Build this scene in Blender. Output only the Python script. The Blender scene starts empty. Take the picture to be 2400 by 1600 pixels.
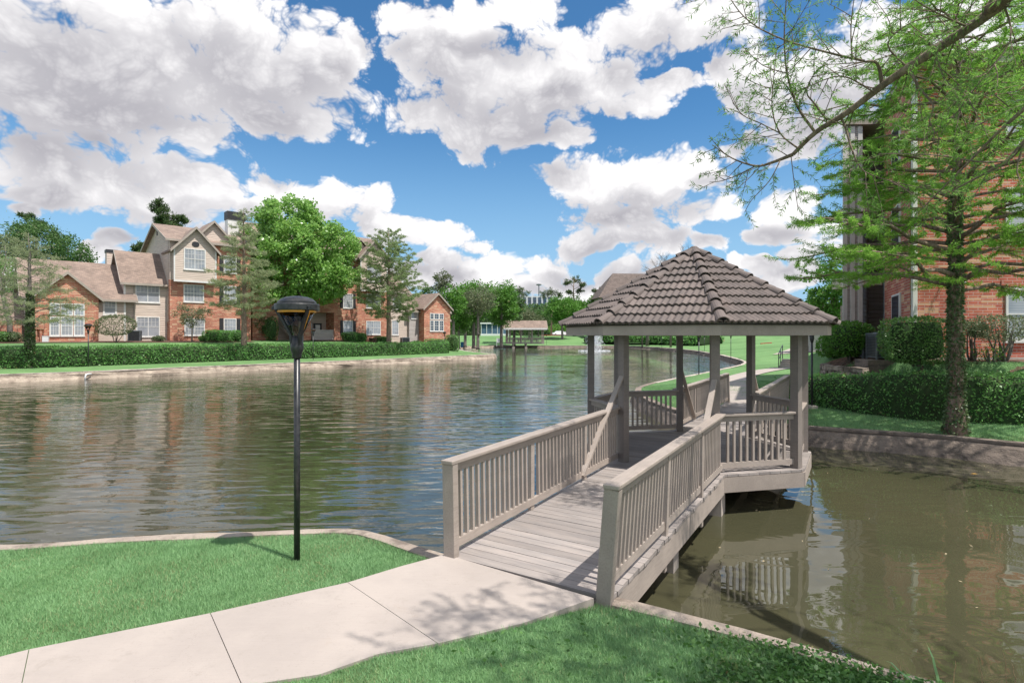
import bpy, math, random
import numpy as np
from mathutils import Vector, Matrix

random.seed(7); RNG = np.random.default_rng(7)
R = math.radians
scene = bpy.context.scene
COL = scene.collection
EYE = 3.0; FOC = 1305.0; HOR = 785.0       # metres above the water, focal length and horizon of the 2400 px photo
DECK = 0.70
SUN_AZ = math.atan2(0.82, -0.57); SUN_EL = R(65)

def G(px, py, z):
    """point of the horizontal plane z that the photo shows at px,py"""
    Y = FOC * (EYE - z) / (py - HOR)
    return Vector(((px - 1200) / FOC * Y, Y, z))
def AT(px, py, Y):
    return Vector(((px - 1200) / FOC * Y, Y, EYE + (HOR - py) / FOC * Y))
def smooth(t):
    t = np.clip(t, 0, 1); return t * t * (3 - 2 * t)

# ------------------------------------------------------------------ objects
def tag(o, label=None, cat=None, group=None, kind=None):
    if label: o['label'] = label
    if cat: o['category'] = cat
    if group: o['group'] = group
    if kind: o['kind'] = kind
    return o
def thing(name, label, cat, loc=(0, 0, 0), rz=0.0, group=None):
    o = bpy.data.objects.new(name, None); COL.objects.link(o)
    o.empty_display_size = 0.3
    o.location = loc; o.rotation_euler = (0, 0, rz)
    return tag(o, label, cat, group)
def kids(o):
    return [c for c in COL.objects if c.parent == o]
def copy_tree(o, parent=None):
    c = o.copy(); COL.objects.link(c); c.parent = parent
    for ch in kids(o): copy_tree(ch, c)
    return c

def mesh_obj(name, V, F, mats, parent=None, smooth_=False, uv=True, fm=None):
    me = bpy.data.meshes.new(name)
    V = np.asarray(V, dtype=np.float32)
    me.vertices.add(len(V)); me.vertices.foreach_set('co', V.ravel())
    if isinstance(F, np.ndarray):
        n = F.shape[0]; k = F.shape[1]
        li = F.ravel().astype(np.int32); ls = np.arange(0, n * k, k, dtype=np.int32)
    else:
        li = np.fromiter((i for f in F for i in f), dtype=np.int32)
        ln = np.fromiter((len(f) for f in F), dtype=np.int32)
        n = len(ln); ls = np.concatenate(([0], np.cumsum(ln)[:-1])).astype(np.int32)
    me.loops.add(len(li)); me.loops.foreach_set('vertex_index', li)
    me.polygons.add(n); me.polygons.foreach_set('loop_start', ls)
    if fm is not None: me.polygons.foreach_set('material_index', np.asarray(fm, dtype=np.int32))
    me.polygons.foreach_set('use_smooth', np.full(n, bool(smooth_)))
    for m in (mats if isinstance(mats, (list, tuple)) else [mats]): me.materials.append(m)
    me.update(calc_edges=True)
    if uv and n < 60000:
        ul = me.uv_layers.new(name='UVMap')
        nor = np.empty(n * 3, dtype=np.float32); me.polygons.foreach_get('normal', nor); nor = nor.reshape(-1, 3)
        lt = np.empty(n, dtype=np.int32); me.polygons.foreach_get('loop_total', lt)
        ln3 = np.repeat(nor, lt, axis=0)
        t = np.stack([-ln3[:, 1], ln3[:, 0], np.zeros(len(ln3))], 1)
        L = np.linalg.norm(t, axis=1); flat = L < 1e-3
        t[flat] = (1, 0, 0); L[flat] = 1; t /= L[:, None]
        b = np.cross(ln3, t)
        co = V[li]
        u = np.stack([(co * t).sum(1), (co * b).sum(1)], 1).astype(np.float32)
        ul.data.foreach_set('uv', u.ravel())
    o = bpy.data.objects.new(name, me); COL.objects.link(o)
    if parent: o.parent = parent
    return o

class MB:
    """collects shapes of ONE object"""
    def __init__(s): s.v = []; s.f = []; s.m = []; s.cur = 0
    def mat(s, i): s.cur = i; return s
    def add(s, V, F):
        k = len(s.v); s.v.extend([tuple(p) for p in V])
        for f in F: s.f.append(tuple(i + k for i in f)); s.m.append(s.cur)
        return s
    def box(s, x0, x1, y0, y1, z0, z1, b=0.0):
        if b <= 0:
            V = [(x, y, z) for z in (z0, z1) for x, y in ((x0, y0), (x1, y0), (x1, y1), (x0, y1))]
            return s.add(V, [(3, 2, 1, 0), (4, 5, 6, 7), (0, 1, 5, 4), (1, 2, 6, 5), (2, 3, 7, 6), (3, 0, 4, 7)])
        rings = [(z0, b), (z0 + b, 0), (z1 - b, 0), (z1, b)]; V = []
        for z, i in rings:
            V += [(x0 + i + b * (i == 0) * 0, y0 + i, z), (x1 - i, y0 + i, z), (x1 - i, y1 - i, z), (x0 + i, y1 - i, z)]
        F = [(3, 2, 1, 0), (12, 13, 14, 15)]
        for k in range(3):
            for j in range(4):
                F.append((k * 4 + j, k * 4 + (j + 1) % 4, k * 4 + 4 + (j + 1) % 4, k * 4 + 4 + j))
        return s.add(V, F)
    def beam(s, p, q, w, h, up=(0, 0, 1)):
        """rectangular bar from p to q, w across, h along up"""
        p = Vector(p); q = Vector(q); d = (q - p).normalized(); up = Vector(up)
        if abs(d.dot(up)) > 0.99: up = Vector((0, 1, 0))
        a = d.cross(up).normalized(); u = a.cross(d).normalized()
        V = []
        for c in (p, q):
            V += [c - a * w / 2 - u * h / 2, c + a * w / 2 - u * h / 2, c + a * w / 2 + u * h / 2, c - a * w / 2 + u * h / 2]
        return s.add(V, [(0, 1, 2, 3), (7, 6, 5, 4), (0, 4, 5, 1), (1, 5, 6, 2), (2, 6, 7, 3), (3, 7, 4, 0)])
    def tube(s, P, rad, n=8, cap=True):
        P = [Vector(p) for p in P]; V = []; F = []
        if not hasattr(rad, '__len__'): rad = [rad] * len(P)
        a = None
        for i, p in enumerate(P):
            d = (P[min(i + 1, len(P) - 1)] - P[max(i - 1, 0)]).normalized()
            if a is None:
                a = d.orthogonal().normalized()
            else:
                a = (a - d * a.dot(d))
                a = a.normalized() if a.length > 1e-6 else d.orthogonal().normalized()
            b = d.cross(a)
            for k in range(n):
                t = 2 * math.pi * k / n
                V.append(p + (a * math.cos(t) + b * math.sin(t)) * rad[i])
        for i in range(len(P) - 1):
            for k in range(n):
                F.append((i * n + k, i * n + (k + 1) % n, (i + 1) * n + (k + 1) % n, (i + 1) * n + k))
        if cap:
            F.append(tuple(range(n - 1, -1, -1))); F.append(tuple((len(P) - 1) * n + k for k in range(n)))
        return s.add(V, F)
    def lathe(s, prof, n=24, c=(0, 0, 0)):
        V = []; F = []
        for r, z in prof:
            for k in range(n):
                t = 2 * math.pi * k / n
                V.append((c[0] + r * math.cos(t), c[1] + r * math.sin(t), c[2] + z))
        for i in range(len(prof) - 1):
            for k in range(n):
                F.append((i * n + k, i * n + (k + 1) % n, (i + 1) * n + (k + 1) % n, (i + 1) * n + k))
        F.append(tuple(range(n - 1, -1, -1))); F.append(tuple((len(prof) - 1) * n + k for k in range(n)))
        return s.add(V, F)
    def prism(s, poly, ext):
        """poly: 3D points (planar), pushed along ext"""
        n = len(poly); ext = Vector(ext)
        V = [Vector(p) for p in poly] + [Vector(p) + ext for p in poly]
        nn = Vector((0, 0, 0))
        for i in range(n): nn += V[i].cross(V[(i + 1) % n])
        F = [tuple(range(n)), tuple(range(2 * n - 1, n - 1, -1))] + [(i, i + n, (i + 1) % n + n, (i + 1) % n) for i in range(n)]
        if nn.dot(ext) > 0: F = [tuple(reversed(f)) for f in F]
        return s.add(V, F)
    def build(s, name, mats, parent=None, smooth_=False):
        return mesh_obj(name, s.v, s.f, mats, parent, smooth_, fm=s.m if isinstance(mats, (list, tuple)) and len(mats) > 1 else None)

# ------------------------------------------------------------------ materials
class NT:
    def __init__(s, tree): s.t = tree; s.n = tree.nodes; s.l = tree.links
    def node(s, typ, **kw):
        n = s.n.new(typ)
        for k, v in kw.items(): setattr(n, k, v)
        return n
    def link(s, a, b): s.l.new(a, b)
    def val(s, sock, v):
        if hasattr(v, 'is_linked'): s.l.new(v, sock)
        else: sock.default_value = v
    def math(s, op, a, b=0.0, c=0.0, clamp=False):
        n = s.n.new('ShaderNodeMath'); n.operation = op; n.use_clamp = clamp
        s.val(n.inputs[0], a); s.val(n.inputs[1], b); s.val(n.inputs[2], c)
        return n.outputs[0]
    def vmath(s, op, a, b=None, c=None):
        n = s.n.new('ShaderNodeVectorMath'); n.operation = op
        s.val(n.inputs[0], a)
        if b is not None: s.val(n.inputs[1], b)
        if c is not None: s.val(n.inputs[2], c)
        return n.outputs['Value'] if op in ('LENGTH', 'DOT_PRODUCT', 'DISTANCE') else n.outputs['Vector']
    def ramp(s, x, lo, hi, a=0.0, b=1.0, mode='SMOOTHSTEP'):
        n = s.n.new('ShaderNodeMapRange'); n.interpolation_type = mode
        s.val(n.inputs['Value'], x); n.inputs['From Min'].default_value = lo; n.inputs['From Max'].default_value = hi
        n.inputs['To Min'].default_value = a; n.inputs['To Max'].default_value = b
        return n.outputs['Result']
    def noise(s, vec, scale, detail=3.0, rough=0.55, dist=0.0, out=0):
        n = s.n.new('ShaderNodeTexNoise'); n.inputs['Scale'].default_value = scale
        n.inputs['Detail'].default_value = detail; n.inputs['Roughness'].default_value = rough; n.inputs['Distortion'].default_value = dist
        if vec is not None: s.l.new(vec, n.inputs['Vector'])
        return n.outputs[out]
    def mix(s, f, a, b, blend='MIX'):
        n = s.n.new('ShaderNodeMix'); n.data_type = 'RGBA'; n.blend_type = blend
        s.val(n.inputs[0], f)
        for i, c in ((6, a), (7, b)):
            if hasattr(c, 'is_linked'): s.l.new(c, n.inputs[i])
            else: n.inputs[i].default_value = (*c[:3], 1)
        return n.outputs[2]
    def mapping(s, vec, scale=(1, 1, 1), rot=(0, 0, 0)):
        n = s.n.new('ShaderNodeMapping'); n.inputs['Scale'].default_value = scale; n.inputs['Rotation'].default_value = rot
        s.l.new(vec, n.inputs['Vector']); return n.outputs[0]
    def coord(s, which='Object'):
        return s.n.new('ShaderNodeTexCoord').outputs[which]
    def pos(s): return s.n.new('ShaderNodeNewGeometry').outputs['Position']
    def island(s): return s.n.new('ShaderNodeNewGeometry').outputs['Random Per Island']

def new_mat(name):
    m = bpy.data.materials.new(name); m.use_nodes = True
    nt = NT(m.node_tree); p = nt.n['Principled BSDF']
    return m, nt, p
def bump(nt, p, h, strength=0.4, dist=0.02):
    b = nt.node('ShaderNodeBump'); b.inputs['Strength'].default_value = strength; b.inputs['Distance'].default_value = dist
    nt.link(h, b.inputs['Height']); nt.link(b.outputs[0], p.inputs['Normal'])
def plain(name, c1, c2=None, scale=4.0, rough=0.7, bs=0.0, bscale=40.0, bdist=0.01, metal=0.0, spec=0.4, stretch=(1, 1, 1), island=0.0, contrast=(0.35, 0.65)):
    m, nt, p = new_mat(name)
    p.inputs['Roughness'].default_value = rough; p.inputs['Metallic'].default_value = metal
    p.inputs['Specular IOR Level'].default_value = spec
    co = nt.mapping(nt.coord('Object'), stretch)
    c2 = c2 or tuple(x * 0.75 for x in c1)
    f = nt.ramp(nt.noise(co, scale, 5, 0.6), contrast[0], contrast[1])
    c = nt.mix(f, c1, c2)
    if island:
        k = nt.ramp(nt.island(), 0, 1, 1 - island, 1 + island * 0.6, 'LINEAR')
        hsv = nt.node('ShaderNodeHueSaturation'); nt.link(k, hsv.inputs['Value']); nt.link(c, hsv.inputs['Color']); c = hsv.outputs[0]
    nt.link(c, p.inputs['Base Color'])
    if bs: bump(nt, p, nt.noise(co, bscale, 4, 0.6), bs, bdist)
    return m
def leafmat(name, c1, c2, trans=0.3, rough=0.5, spec=0.35, big=0.35):
    """leaf colours vary from leaf to leaf (islands) and in broad clumps"""
    m, nt, p = new_mat(name)
    isl = nt.island()
    c = nt.mix(isl, c1, c2)
    lo = tuple(x * 0.62 for x in c1)
    c = nt.mix(nt.ramp(nt.noise(nt.pos(), big, 4, 0.65), 0.35, 0.7), c, nt.mix(0.60, c, lo))
    c = nt.mix(nt.math('MULTIPLY', nt.math('GREATER_THAN', isl, .965), nt.ramp(nt.noise(nt.pos(), 1.7, 2, .5), .4, .6)), c, (0.22, 0.17, 0.08))
    nt.link(c, p.inputs['Base Color']); p.inputs['Roughness'].default_value = rough; p.inputs['Specular IOR Level'].default_value = spec
    tr = nt.node('ShaderNodeBsdfTranslucent'); nt.link(nt.mix(0.5, c, tuple(min(1, x * 1.6) for x in c2)), tr.inputs['Color'])
    mx = nt.node('ShaderNodeMixShader'); mx.inputs[0].default_value = trans
    nt.link(p.outputs[0], mx.inputs[1]); nt.link(tr.outputs[0], mx.inputs[2])
    nt.link(mx.outputs[0], nt.n['Material Output'].inputs['Surface'])
    return m
def brickmat(name, bw=0.22, rh=0.078, c1=(0.36, 0.085, 0.04), c2=(0.50, 0.25, 0.13), mortar=(0.42, 0.36, 0.31), bias=-0.55):
    m, nt, p = new_mat(name)
    b = nt.node('ShaderNodeTexBrick'); nt.link(nt.coord('UV'), b.inputs['Vector'])
    b.inputs['Scale'].default_value = 1.0; b.inputs['Brick Width'].default_value = bw; b.inputs['Row Height'].default_value = rh
    b.inputs['Mortar Size'].default_value = 0.009; b.inputs['Mortar Smooth'].default_value = 0.2; b.inputs['Bias'].default_value = bias
    b.inputs['Color1'].default_value = (*c1, 1); b.inputs['Color2'].default_value = (*c2, 1); b.inputs['Mortar'].default_value = (*mortar, 1)
    n = nt.ramp(nt.noise(nt.coord('UV'), 0.9, 5, 0.75), 0.3, 0.7, 0.70, 1.20)
    hsv = nt.node('ShaderNodeHueSaturation'); nt.link(n, hsv.inputs['Value']); nt.link(b.outputs['Color'], hsv.inputs['Color'])
    # here and there a run of pale bricks
    mp = nt.mapping(nt.coord('UV'), (1 / 0.44, 1 / 0.078 / 1.0, 1))
    w = nt.node('ShaderNodeTexWhiteNoise'); w.noise_dimensions = '2D'
    nt.link(nt.vmath('FLOOR', mp), w.inputs['Vector'])
    pale = nt.math('MULTIPLY', nt.math('GREATER_THAN', w.outputs['Value'], 0.82), nt.math('SUBTRACT', 1.0, b.outputs['Fac']))
    c = nt.mix(nt.math('MULTIPLY', pale, 0.75), hsv.outputs[0], (0.66, 0.42, 0.25))
    nt.link(c, p.inputs['Base Color']); p.inputs['Roughness'].default_value = 0.85
    bump(nt, p, nt.math('SUBTRACT', 1.0, b.outputs['Fac']), 0.6, 0.008)
    return m
def sidingmat(name, c, board=0.17, wear=0.12):
    m, nt, p = new_mat(name)
    uv = nt.coord('UV'); sx = nt.node('ShaderNodeSeparateXYZ'); nt.link(uv, sx.inputs[0])
    fr = nt.math('FRACT', nt.math('MULTIPLY', sx.outputs['Y'], 1 / board))
    n = nt.ramp(nt.noise(nt.mapping(uv, (0.5, 6, 1)), 1.5, 4), 0.3, 0.7, 1 - wear, 1 + wear)
    hsv = nt.node('ShaderNodeHueSaturation'); hsv.inputs['Color'].default_value = (*c, 1); nt.link(n, hsv.inputs['Value'])
    nt.link(hsv.outputs[0], p.inputs['Base Color']); p.inputs['Roughness'].default_value = 0.6
    h = nt.math('SUBTRACT', 1.0, fr)
    h = nt.math('MULTIPLY', h, nt.ramp(fr, 0.0, 0.12))
    bump(nt, p, h, 1.0, 0.03)
    return m
def shinglemat(name, c1, c2):
    m, nt, p = new_mat(name)
    uv = nt.coord('UV')
    b = nt.node('ShaderNodeTexBrick'); nt.link(uv, b.inputs['Vector'])
    b.inputs['Scale'].default_value = 1.0; b.inputs['Brick Width'].default_value = 0.3; b.inputs['Row Height'].default_value = 0.14
    b.inputs['Mortar Size'].default_value = 0.006; b.inputs['Bias'].default_value = 0.0
    b.inputs['Color1'].default_value = (*c1, 1); b.inputs['Color2'].default_value = (*c2, 1); b.inputs['Mortar'].default_value = (*[x * 0.5 for x in c1], 1)
    n = nt.ramp(nt.noise(uv, 0.7, 5, 0.7), 0.3, 0.7, 0.8, 1.2)
    hsv = nt.node('ShaderNodeHueSaturation'); nt.link(n, hsv.inputs['Value']); nt.link(b.outputs['Color'], hsv.inputs['Color'])
    nt.link(hsv.outputs[0], p.inputs['Base Color']); p.inputs['Roughness'].default_value = 0.9
    bump(nt, p, b.outputs['Fac'], 0.3, -0.01)
    return m

M = {}
M['brick'] = brickmat('brick_red_orange', c1=(0.47, 0.110, 0.050), c2=(0.60, 0.27, 0.13), mortar=(0.50, 0.42, 0.36), bias=-0.40)
M['brick2'] = brickmat('brick_red_large', bw=0.30, rh=0.092, c1=(0.46, 0.105, 0.065), c2=(0.54, 0.18, 0.10), mortar=(0.52, 0.40, 0.35), bias=-0.4)
M['siding'] = sidingmat('siding_tan', (0.52, 0.425, 0.36))
M['siding2'] = sidingmat('siding_grey', (0.40, 0.36, 0.34))
M['trim'] = plain('trim_white', (0.74, 0.72, 0.70), (0.66, 0.64, 0.62), 2.0, 0.5)
M['trim_tan'] = plain('trim_tan', (0.40, 0.34, 0.29), (0.34, 0.29, 0.25), 2.0, 0.6)
M['shingle'] = shinglemat('shingle_brown', (0.28, 0.205, 0.165), (0.20, 0.148, 0.122))
M['shutter'] = plain('shutter_dark', (0.035, 0.035, 0.04), None, 3, 0.5)
M['metal_black'] = plain('metal_black', (0.012, 0.012, 0.014), (0.03, 0.03, 0.032), 18, 0.35, 0.15, 60, 0.002, 0.0, 0.5)
M['amber'] = plain('amber_gasket', (0.85, 0.38, 0.05), (0.75, 0.30, 0.04), 10, 0.35)
M['bark'] = plain('bark_brown', (0.29, 0.215, 0.16), (0.15, 0.108, 0.08), 6, 0.9, 0.9, 14, 0.03, stretch=(3, 3, 0.6))
M['bark_grey'] = plain('bark_grey', (0.23, 0.20, 0.175), (0.12, 0.10, 0.085), 8, 0.9, 0.8, 20, 0.02, stretch=(3, 3, 0.7))
M['concrete'] = plain('concrete', (0.46, 0.40, 0.35), (0.36, 0.31, 0.27), 3, 0.9, 0.3, 60, 0.004)
M['bankstone'] = plain('bank_stone', (0.40, 0.33, 0.27), (0.14, 0.11, 0.09), 2.2, 0.95, 0.8, 9, 0.05, stretch=(1, 1, 2.0), contrast=(0.35, 0.62))
M['soil'] = plain('mulch', (0.17, 0.10, 0.07), (0.07, 0.045, 0.03), 8, 1.0, 0.8, 40, 0.03)
M['acgrey'] = plain('condenser_grey', (0.10, 0.115, 0.13), (0.16, 0.17, 0.18), 3, 0.5)
M['white_paint'] = plain('white_paint', (0.78, 0.78, 0.78), (0.7, 0.7, 0.7), 2, 0.3)

def windowglass(name, base=(0.42, 0.43, 0.46), dark=(0.20, 0.22, 0.26), slat=0.05):
    m, nt, p = new_mat(name)
    uv = nt.coord('UV'); sx = nt.node('ShaderNodeSeparateXYZ'); nt.link(uv, sx.inputs[0])
    fr = nt.math('FRACT', nt.math('MULTIPLY', sx.outputs['Y'], 1 / slat))
    c = nt.mix(nt.ramp(fr, 0.55, 0.9), base, dark)
    c = nt.mix(nt.ramp(nt.noise(uv, 0.8, 2), 0.4, 0.65, 0, 0.5), c, dark)
    nt.link(c, p.inputs['Base Color']); p.inputs['Roughness'].default_value = 0.06; p.inputs['Specular IOR Level'].default_value = 0.7
    p.inputs['Coat Weight'].default_value = 0.6; p.inputs['Coat Roughness'].default_value = 0.02
    return m
M['glass'] = windowglass('window_glass_blinds')
M['glass_dark'] = windowglass('window_glass_dark', (0.07, 0.09, 0.12), (0.03, 0.04, 0.05), 0.3)
# ------------------------------------------------------------------ camera, sun, sky
cam = bpy.data.cameras.new('camera'); cam_o = bpy.data.objects.new('camera', cam); COL.objects.link(cam_o)
cam_o.location = (0, 0, EYE); cam_o.rotation_euler = (R(90), 0, 0)
cam.sensor_width = 36.0; cam.lens = FOC / 2400 * 36.0; cam.shift_y = -(800 - HOR) / 2400
cam.clip_start = 0.1; cam.clip_end = 3000
scene.camera = cam_o
sun = bpy.data.lights.new('sun', 'SUN'); sun.energy = 3.3; sun.angle = R(0.53); sun.color = (1.0, 0.955, 0.89)
sun_o = bpy.data.objects.new('sun', sun); COL.objects.link(sun_o)
sd = Vector((math.cos(SUN_EL) * math.sin(SUN_AZ), math.cos(SUN_EL) * math.cos(SUN_AZ), math.sin(SUN_EL)))
sun_o.rotation_euler = sd.to_track_quat('Z', 'Y').to_euler(); sun_o.location = (30, -20, 60)

CLOUDS = [  # centre x, y, half width, half height of the cumulus banks as bearings (2352 px photo units)
 (250,140,430,190),(620,170,240,150),(120,40,330,130),(520,50,180,110),(740,140,120,105),(330,270,280,70),(640,285,110,60),(800,110,70,75),
 (90,375,190,95),(330,440,190,75),(460,425,95,60),(90,455,150,45),(640,435,110,52),(560,480,130,40),(210,330,80,50),
 (860,470,78,66),(770,465,95,60),(985,545,120,42),(900,515,80,42),(1080,565,60,25),
 (1050,130,150,115),(960,30,120,60),(1250,190,170,120),(1110,270,210,85),(935,275,80,48),(1230,310,120,46),(1390,190,90,60),(1300,110,80,50),(1540,195,78,38),(1150,20,140,50),(1440,240,90,35),
 (1510,50,150,95),(1660,30,120,85),(1740,180,110,95),(1820,300,120,70),(1900,190,150,110),(2100,90,200,110),(2280,160,150,120),(2060,260,160,90),(1690,140,60,35),(1690,320,80,30),(2200,330,160,80),
 (1450,425,220,72),(1340,405,110,52),(1540,395,130,55),(1620,485,110,48),(1420,500,160,45),(1340,560,100,32),(1500,555,110,45),(1650,575,55,26),(1270,400,60,22),
 (1830,480,80,45),(1830,545,85,38),(1840,600,60,18),(1800,645,120,28),(1730,620,60,20),(1960,560,120,60),(2200,560,200,70),
 (1090,612,105,38),(1250,615,85,34),(1350,650,90,36),(1170,655,180,36),(1000,640,90,26),(1000,600,50,20),(1450,650,120,30),(1560,625,60,18),
 (1080,640,150,42),(1280,655,150,42),(1430,640,90,36),(930,640,110,34),(150,250,420,120),(250,572,80,32),(300,545,60,24),(20,492,40,22),(450,560,160,40),(700,600,200,50),(100,640,300,40)]
def build_world():
    w = bpy.data.worlds.new('World'); scene.world = w; w.use_nodes = True
    nt = NT(w.node_tree); bg = nt.n['Background']
    sky = nt.node('ShaderNodeTexSky'); sky.sky_type = 'NISHITA'; sky.sun_disc = False
    sky.sun_elevation = SUN_EL; sky.sun_rotation = SUN_AZ; sky.air_density = 1.0; sky.dust_density = 0.4; sky.ozone_density = 2.5
    # --- cloud cover as a function of the sky direction
    g = bpy.data.node_groups.new('cloud_cover', 'ShaderNodeTree')
    g.interface.new_socket('Bearing', in_out='INPUT', socket_type='NodeSocketVector')
    g.interface.new_socket('Cover', in_out='OUTPUT', socket_type='NodeSocketFloat')
    gt = NT(g); gi = gt.node('NodeGroupInput'); go = gt.node('NodeGroupOutput')
    # three cumulus banks per vector operation: their squared distances sit side by side in x, y, z
    sp = gt.node('ShaderNodeSeparateXYZ'); gt.link(gi.outputs[0], sp.inputs[0])
    def triple(o):
        c = gt.node('ShaderNodeCombineXYZ')
        for i in range(3): gt.link(o, c.inputs[i])
        return c.outputs[0]
    PX, PY = triple(sp.outputs['X']), triple(sp.outputs['Y'])
    B = []
    for cx, cy, rx, ry in CLOUDS:
        k = 2400 / 2352; px, py = cx * k, cy * k
        dx = px - 1200; hyp = math.hypot(FOC, dx)
        az = math.atan2(dx, FOC); el = math.atan2(HOR - py, hyp)
        B.append((az, el, rx * k * FOC / hyp ** 2, ry * k * hyp / (hyp ** 2 + (HOR - py) ** 2)))
    while len(B) % 3: B.append(B[-1])
    acc = None
    for i in range(0, len(B), 3):
        q = B[i:i + 3]
        vx = gt.vmath('MULTIPLY_ADD', PX, tuple(1 / b[2] for b in q), tuple(-b[0] / b[2] for b in q))
        vy = gt.vmath('MULTIPLY_ADD', PY, tuple(1 / b[3] for b in q), tuple(-b[1] / b[3] for b in q))
        L = gt.vmath('MULTIPLY_ADD', vy, vy, gt.vmath('MULTIPLY', vx, vx))
        acc = L if acc is None else gt.vmath('MINIMUM', acc, L)
    se = gt.node('ShaderNodeSeparateXYZ'); gt.link(acc, se.inputs[0])
    def smin(a, b_):
        n = gt.n.new('ShaderNodeMath'); n.operation = 'SMOOTH_MIN'; n.inputs[2].default_value = 0.5; gt.link(a, n.inputs[0]); gt.link(b_, n.inputs[1]); return n.outputs[0]
    d = gt.math('SUBTRACT', 1.0, smin(smin(se.outputs['X'], se.outputs['Y']), se.outputs['Z']))
    gt.link(gt.math('MAXIMUM', d, -2.0), go.inputs[0])
    dirn = nt.coord('Generated')
    dirn = nt.vmath('NORMALIZE', dirn)
    sx = nt.node('ShaderNodeSeparateXYZ'); nt.link(dirn, sx.inputs[0])
    az = nt.math('ARCTAN2', sx.outputs['X'], sx.outputs['Y']); el = nt.math('ARCSINE', sx.outputs['Z'])
    cb = nt.node('ShaderNodeCombineXYZ'); nt.link(az, cb.inputs[0]); nt.link(el, cb.inputs[1])
    def n2d(vec, scale, detail, rough, out=0):
        n = nt.n.new('ShaderNodeTexNoise'); n.noise_dimensions = '2D'; n.inputs['Scale'].default_value = scale; n.inputs['Detail'].default_value = detail; n.inputs['Roughness'].default_value = rough
        nt.link(vec, n.inputs['Vector']); return n.outputs[out]
    p0 = cb.outputs[0]
    sc = nt.vmath('MULTIPLY', p0, (1.0, 1.25, 1.0))
    wv = nt.vmath('MULTIPLY', nt.vmath('SUBTRACT', n2d(sc, 6.0, 3, 0.55, 1), (0.5, 0.5, 0.5)), (0.12, 0.085, 0))
    q0 = nt.vmath('ADD', p0, wv)
    def cover(q):
        gn = nt.node('ShaderNodeGroup'); gn.node_tree = g; nt.link(q, gn.inputs[0]); return nt.math('ADD', gn.outputs[0], 0.50)
    b0 = cover(q0); b1 = cover(nt.vmath('ADD', q0, (0.022, 0.055, 0)))
    def puffs(scale, det_, k):
        vo = nt.node('ShaderNodeTexVoronoi'); vo.voronoi_dimensions = '2D'; vo.inputs['Scale'].default_value = scale; vo.inputs['Detail'].default_value = det_; vo.inputs['Roughness'].default_value = 0.6; vo.inputs['Lacunarity'].default_value = 2.3
        nt.link(nt.vmath('ADD', sc, nt.vmath('MULTIPLY', wv, (k, k, 0))), vo.inputs['Vector']); return vo.outputs['Distance']
    v0 = puffs(15.0, 3.0, 0.7)
    n0 = n2d(sc, 9.0, 8, 0.60)
    d0 = nt.math('ADD', b0, nt.math('ADD', nt.math('MULTIPLY', nt.math('SUBTRACT', n0, 0.5), 0.85), nt.math('MULTIPLY', nt.math('SUBTRACT', 0.42, v0), 1.0)))
    # scattered cumulus on the rest of the sky, behind the viewer and overhead
    other = nt.ramp(nt.noise(nt.vmath('DIVIDE', dirn, nt.math('ADD', nt.math('ABSOLUTE', sx.outputs['Z']), 0.15)), 1.1, 4, 0.58), 0.43, 0.54)
    front = nt.math('MULTIPLY', nt.ramp(nt.math('ABSOLUTE', az), 0.85, 1.05, 1, 0), nt.ramp(el, 0.62, 0.8, 1, 0))
    alpha = nt.ramp(d0, -0.10, 0.50)
    alpha = nt.math('ADD', nt.math('MULTIPLY', alpha, front), nt.math('MULTIPLY', other, nt.math('SUBTRACT', 1.0, front)), clamp=True)
    alpha = nt.math('MULTIPLY', alpha, nt.ramp(sx.outputs['Z'], 0.0, 0.05))
    # light reaching the cloud falls with the amount of cloud that lies towards the sun
    sh = nt.math('MULTIPLY', nt.ramp(b1, 0.1, 1.55, mode='LINEAR'), nt.ramp(d0, 0.0, 0.9, 0.55, 1.0))
    sh = nt.math('ADD', sh, nt.math('ADD', nt.math('MULTIPLY', nt.math('SUBTRACT', v0, 0.40), 0.55), nt.math('MULTIPLY', nt.math('SUBTRACT', 0.5, n0), 0.50)))
    col = nt.mix(nt.ramp(sh, 0.25, 1.40, mode='LINEAR'), (1.08, 1.065, 1.07), (0.44, 0.43, 0.475))
    skyc = nt.vmath('MULTIPLY', sky.outputs[0], (0.066 * 0.56, 0.066 * 1.0, 0.066 * 1.22))
    skyc = nt.mix(nt.ramp(el, -0.05, 0.40, 0.0, 1.0), (0.225, 0.36, 0.50), skyc)
    out = nt.mix(alpha, skyc, nt.vmath('MULTIPLY', col, (0.575, 0.575, 0.575)))
    nt.link(out, bg.inputs['Color']); bg.inputs['Strength'].default_value = 1.0
build_world()
vs = scene.view_settings
vs.view_transform = 'Standard'; vs.look = 'None'; vs.gamma = 1.0; vs.exposure = 0.84; vs.use_curve_mapping = False
scene.cycles.max_bounces = 6; scene.cycles.transparent_max_bounces = 8

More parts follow.
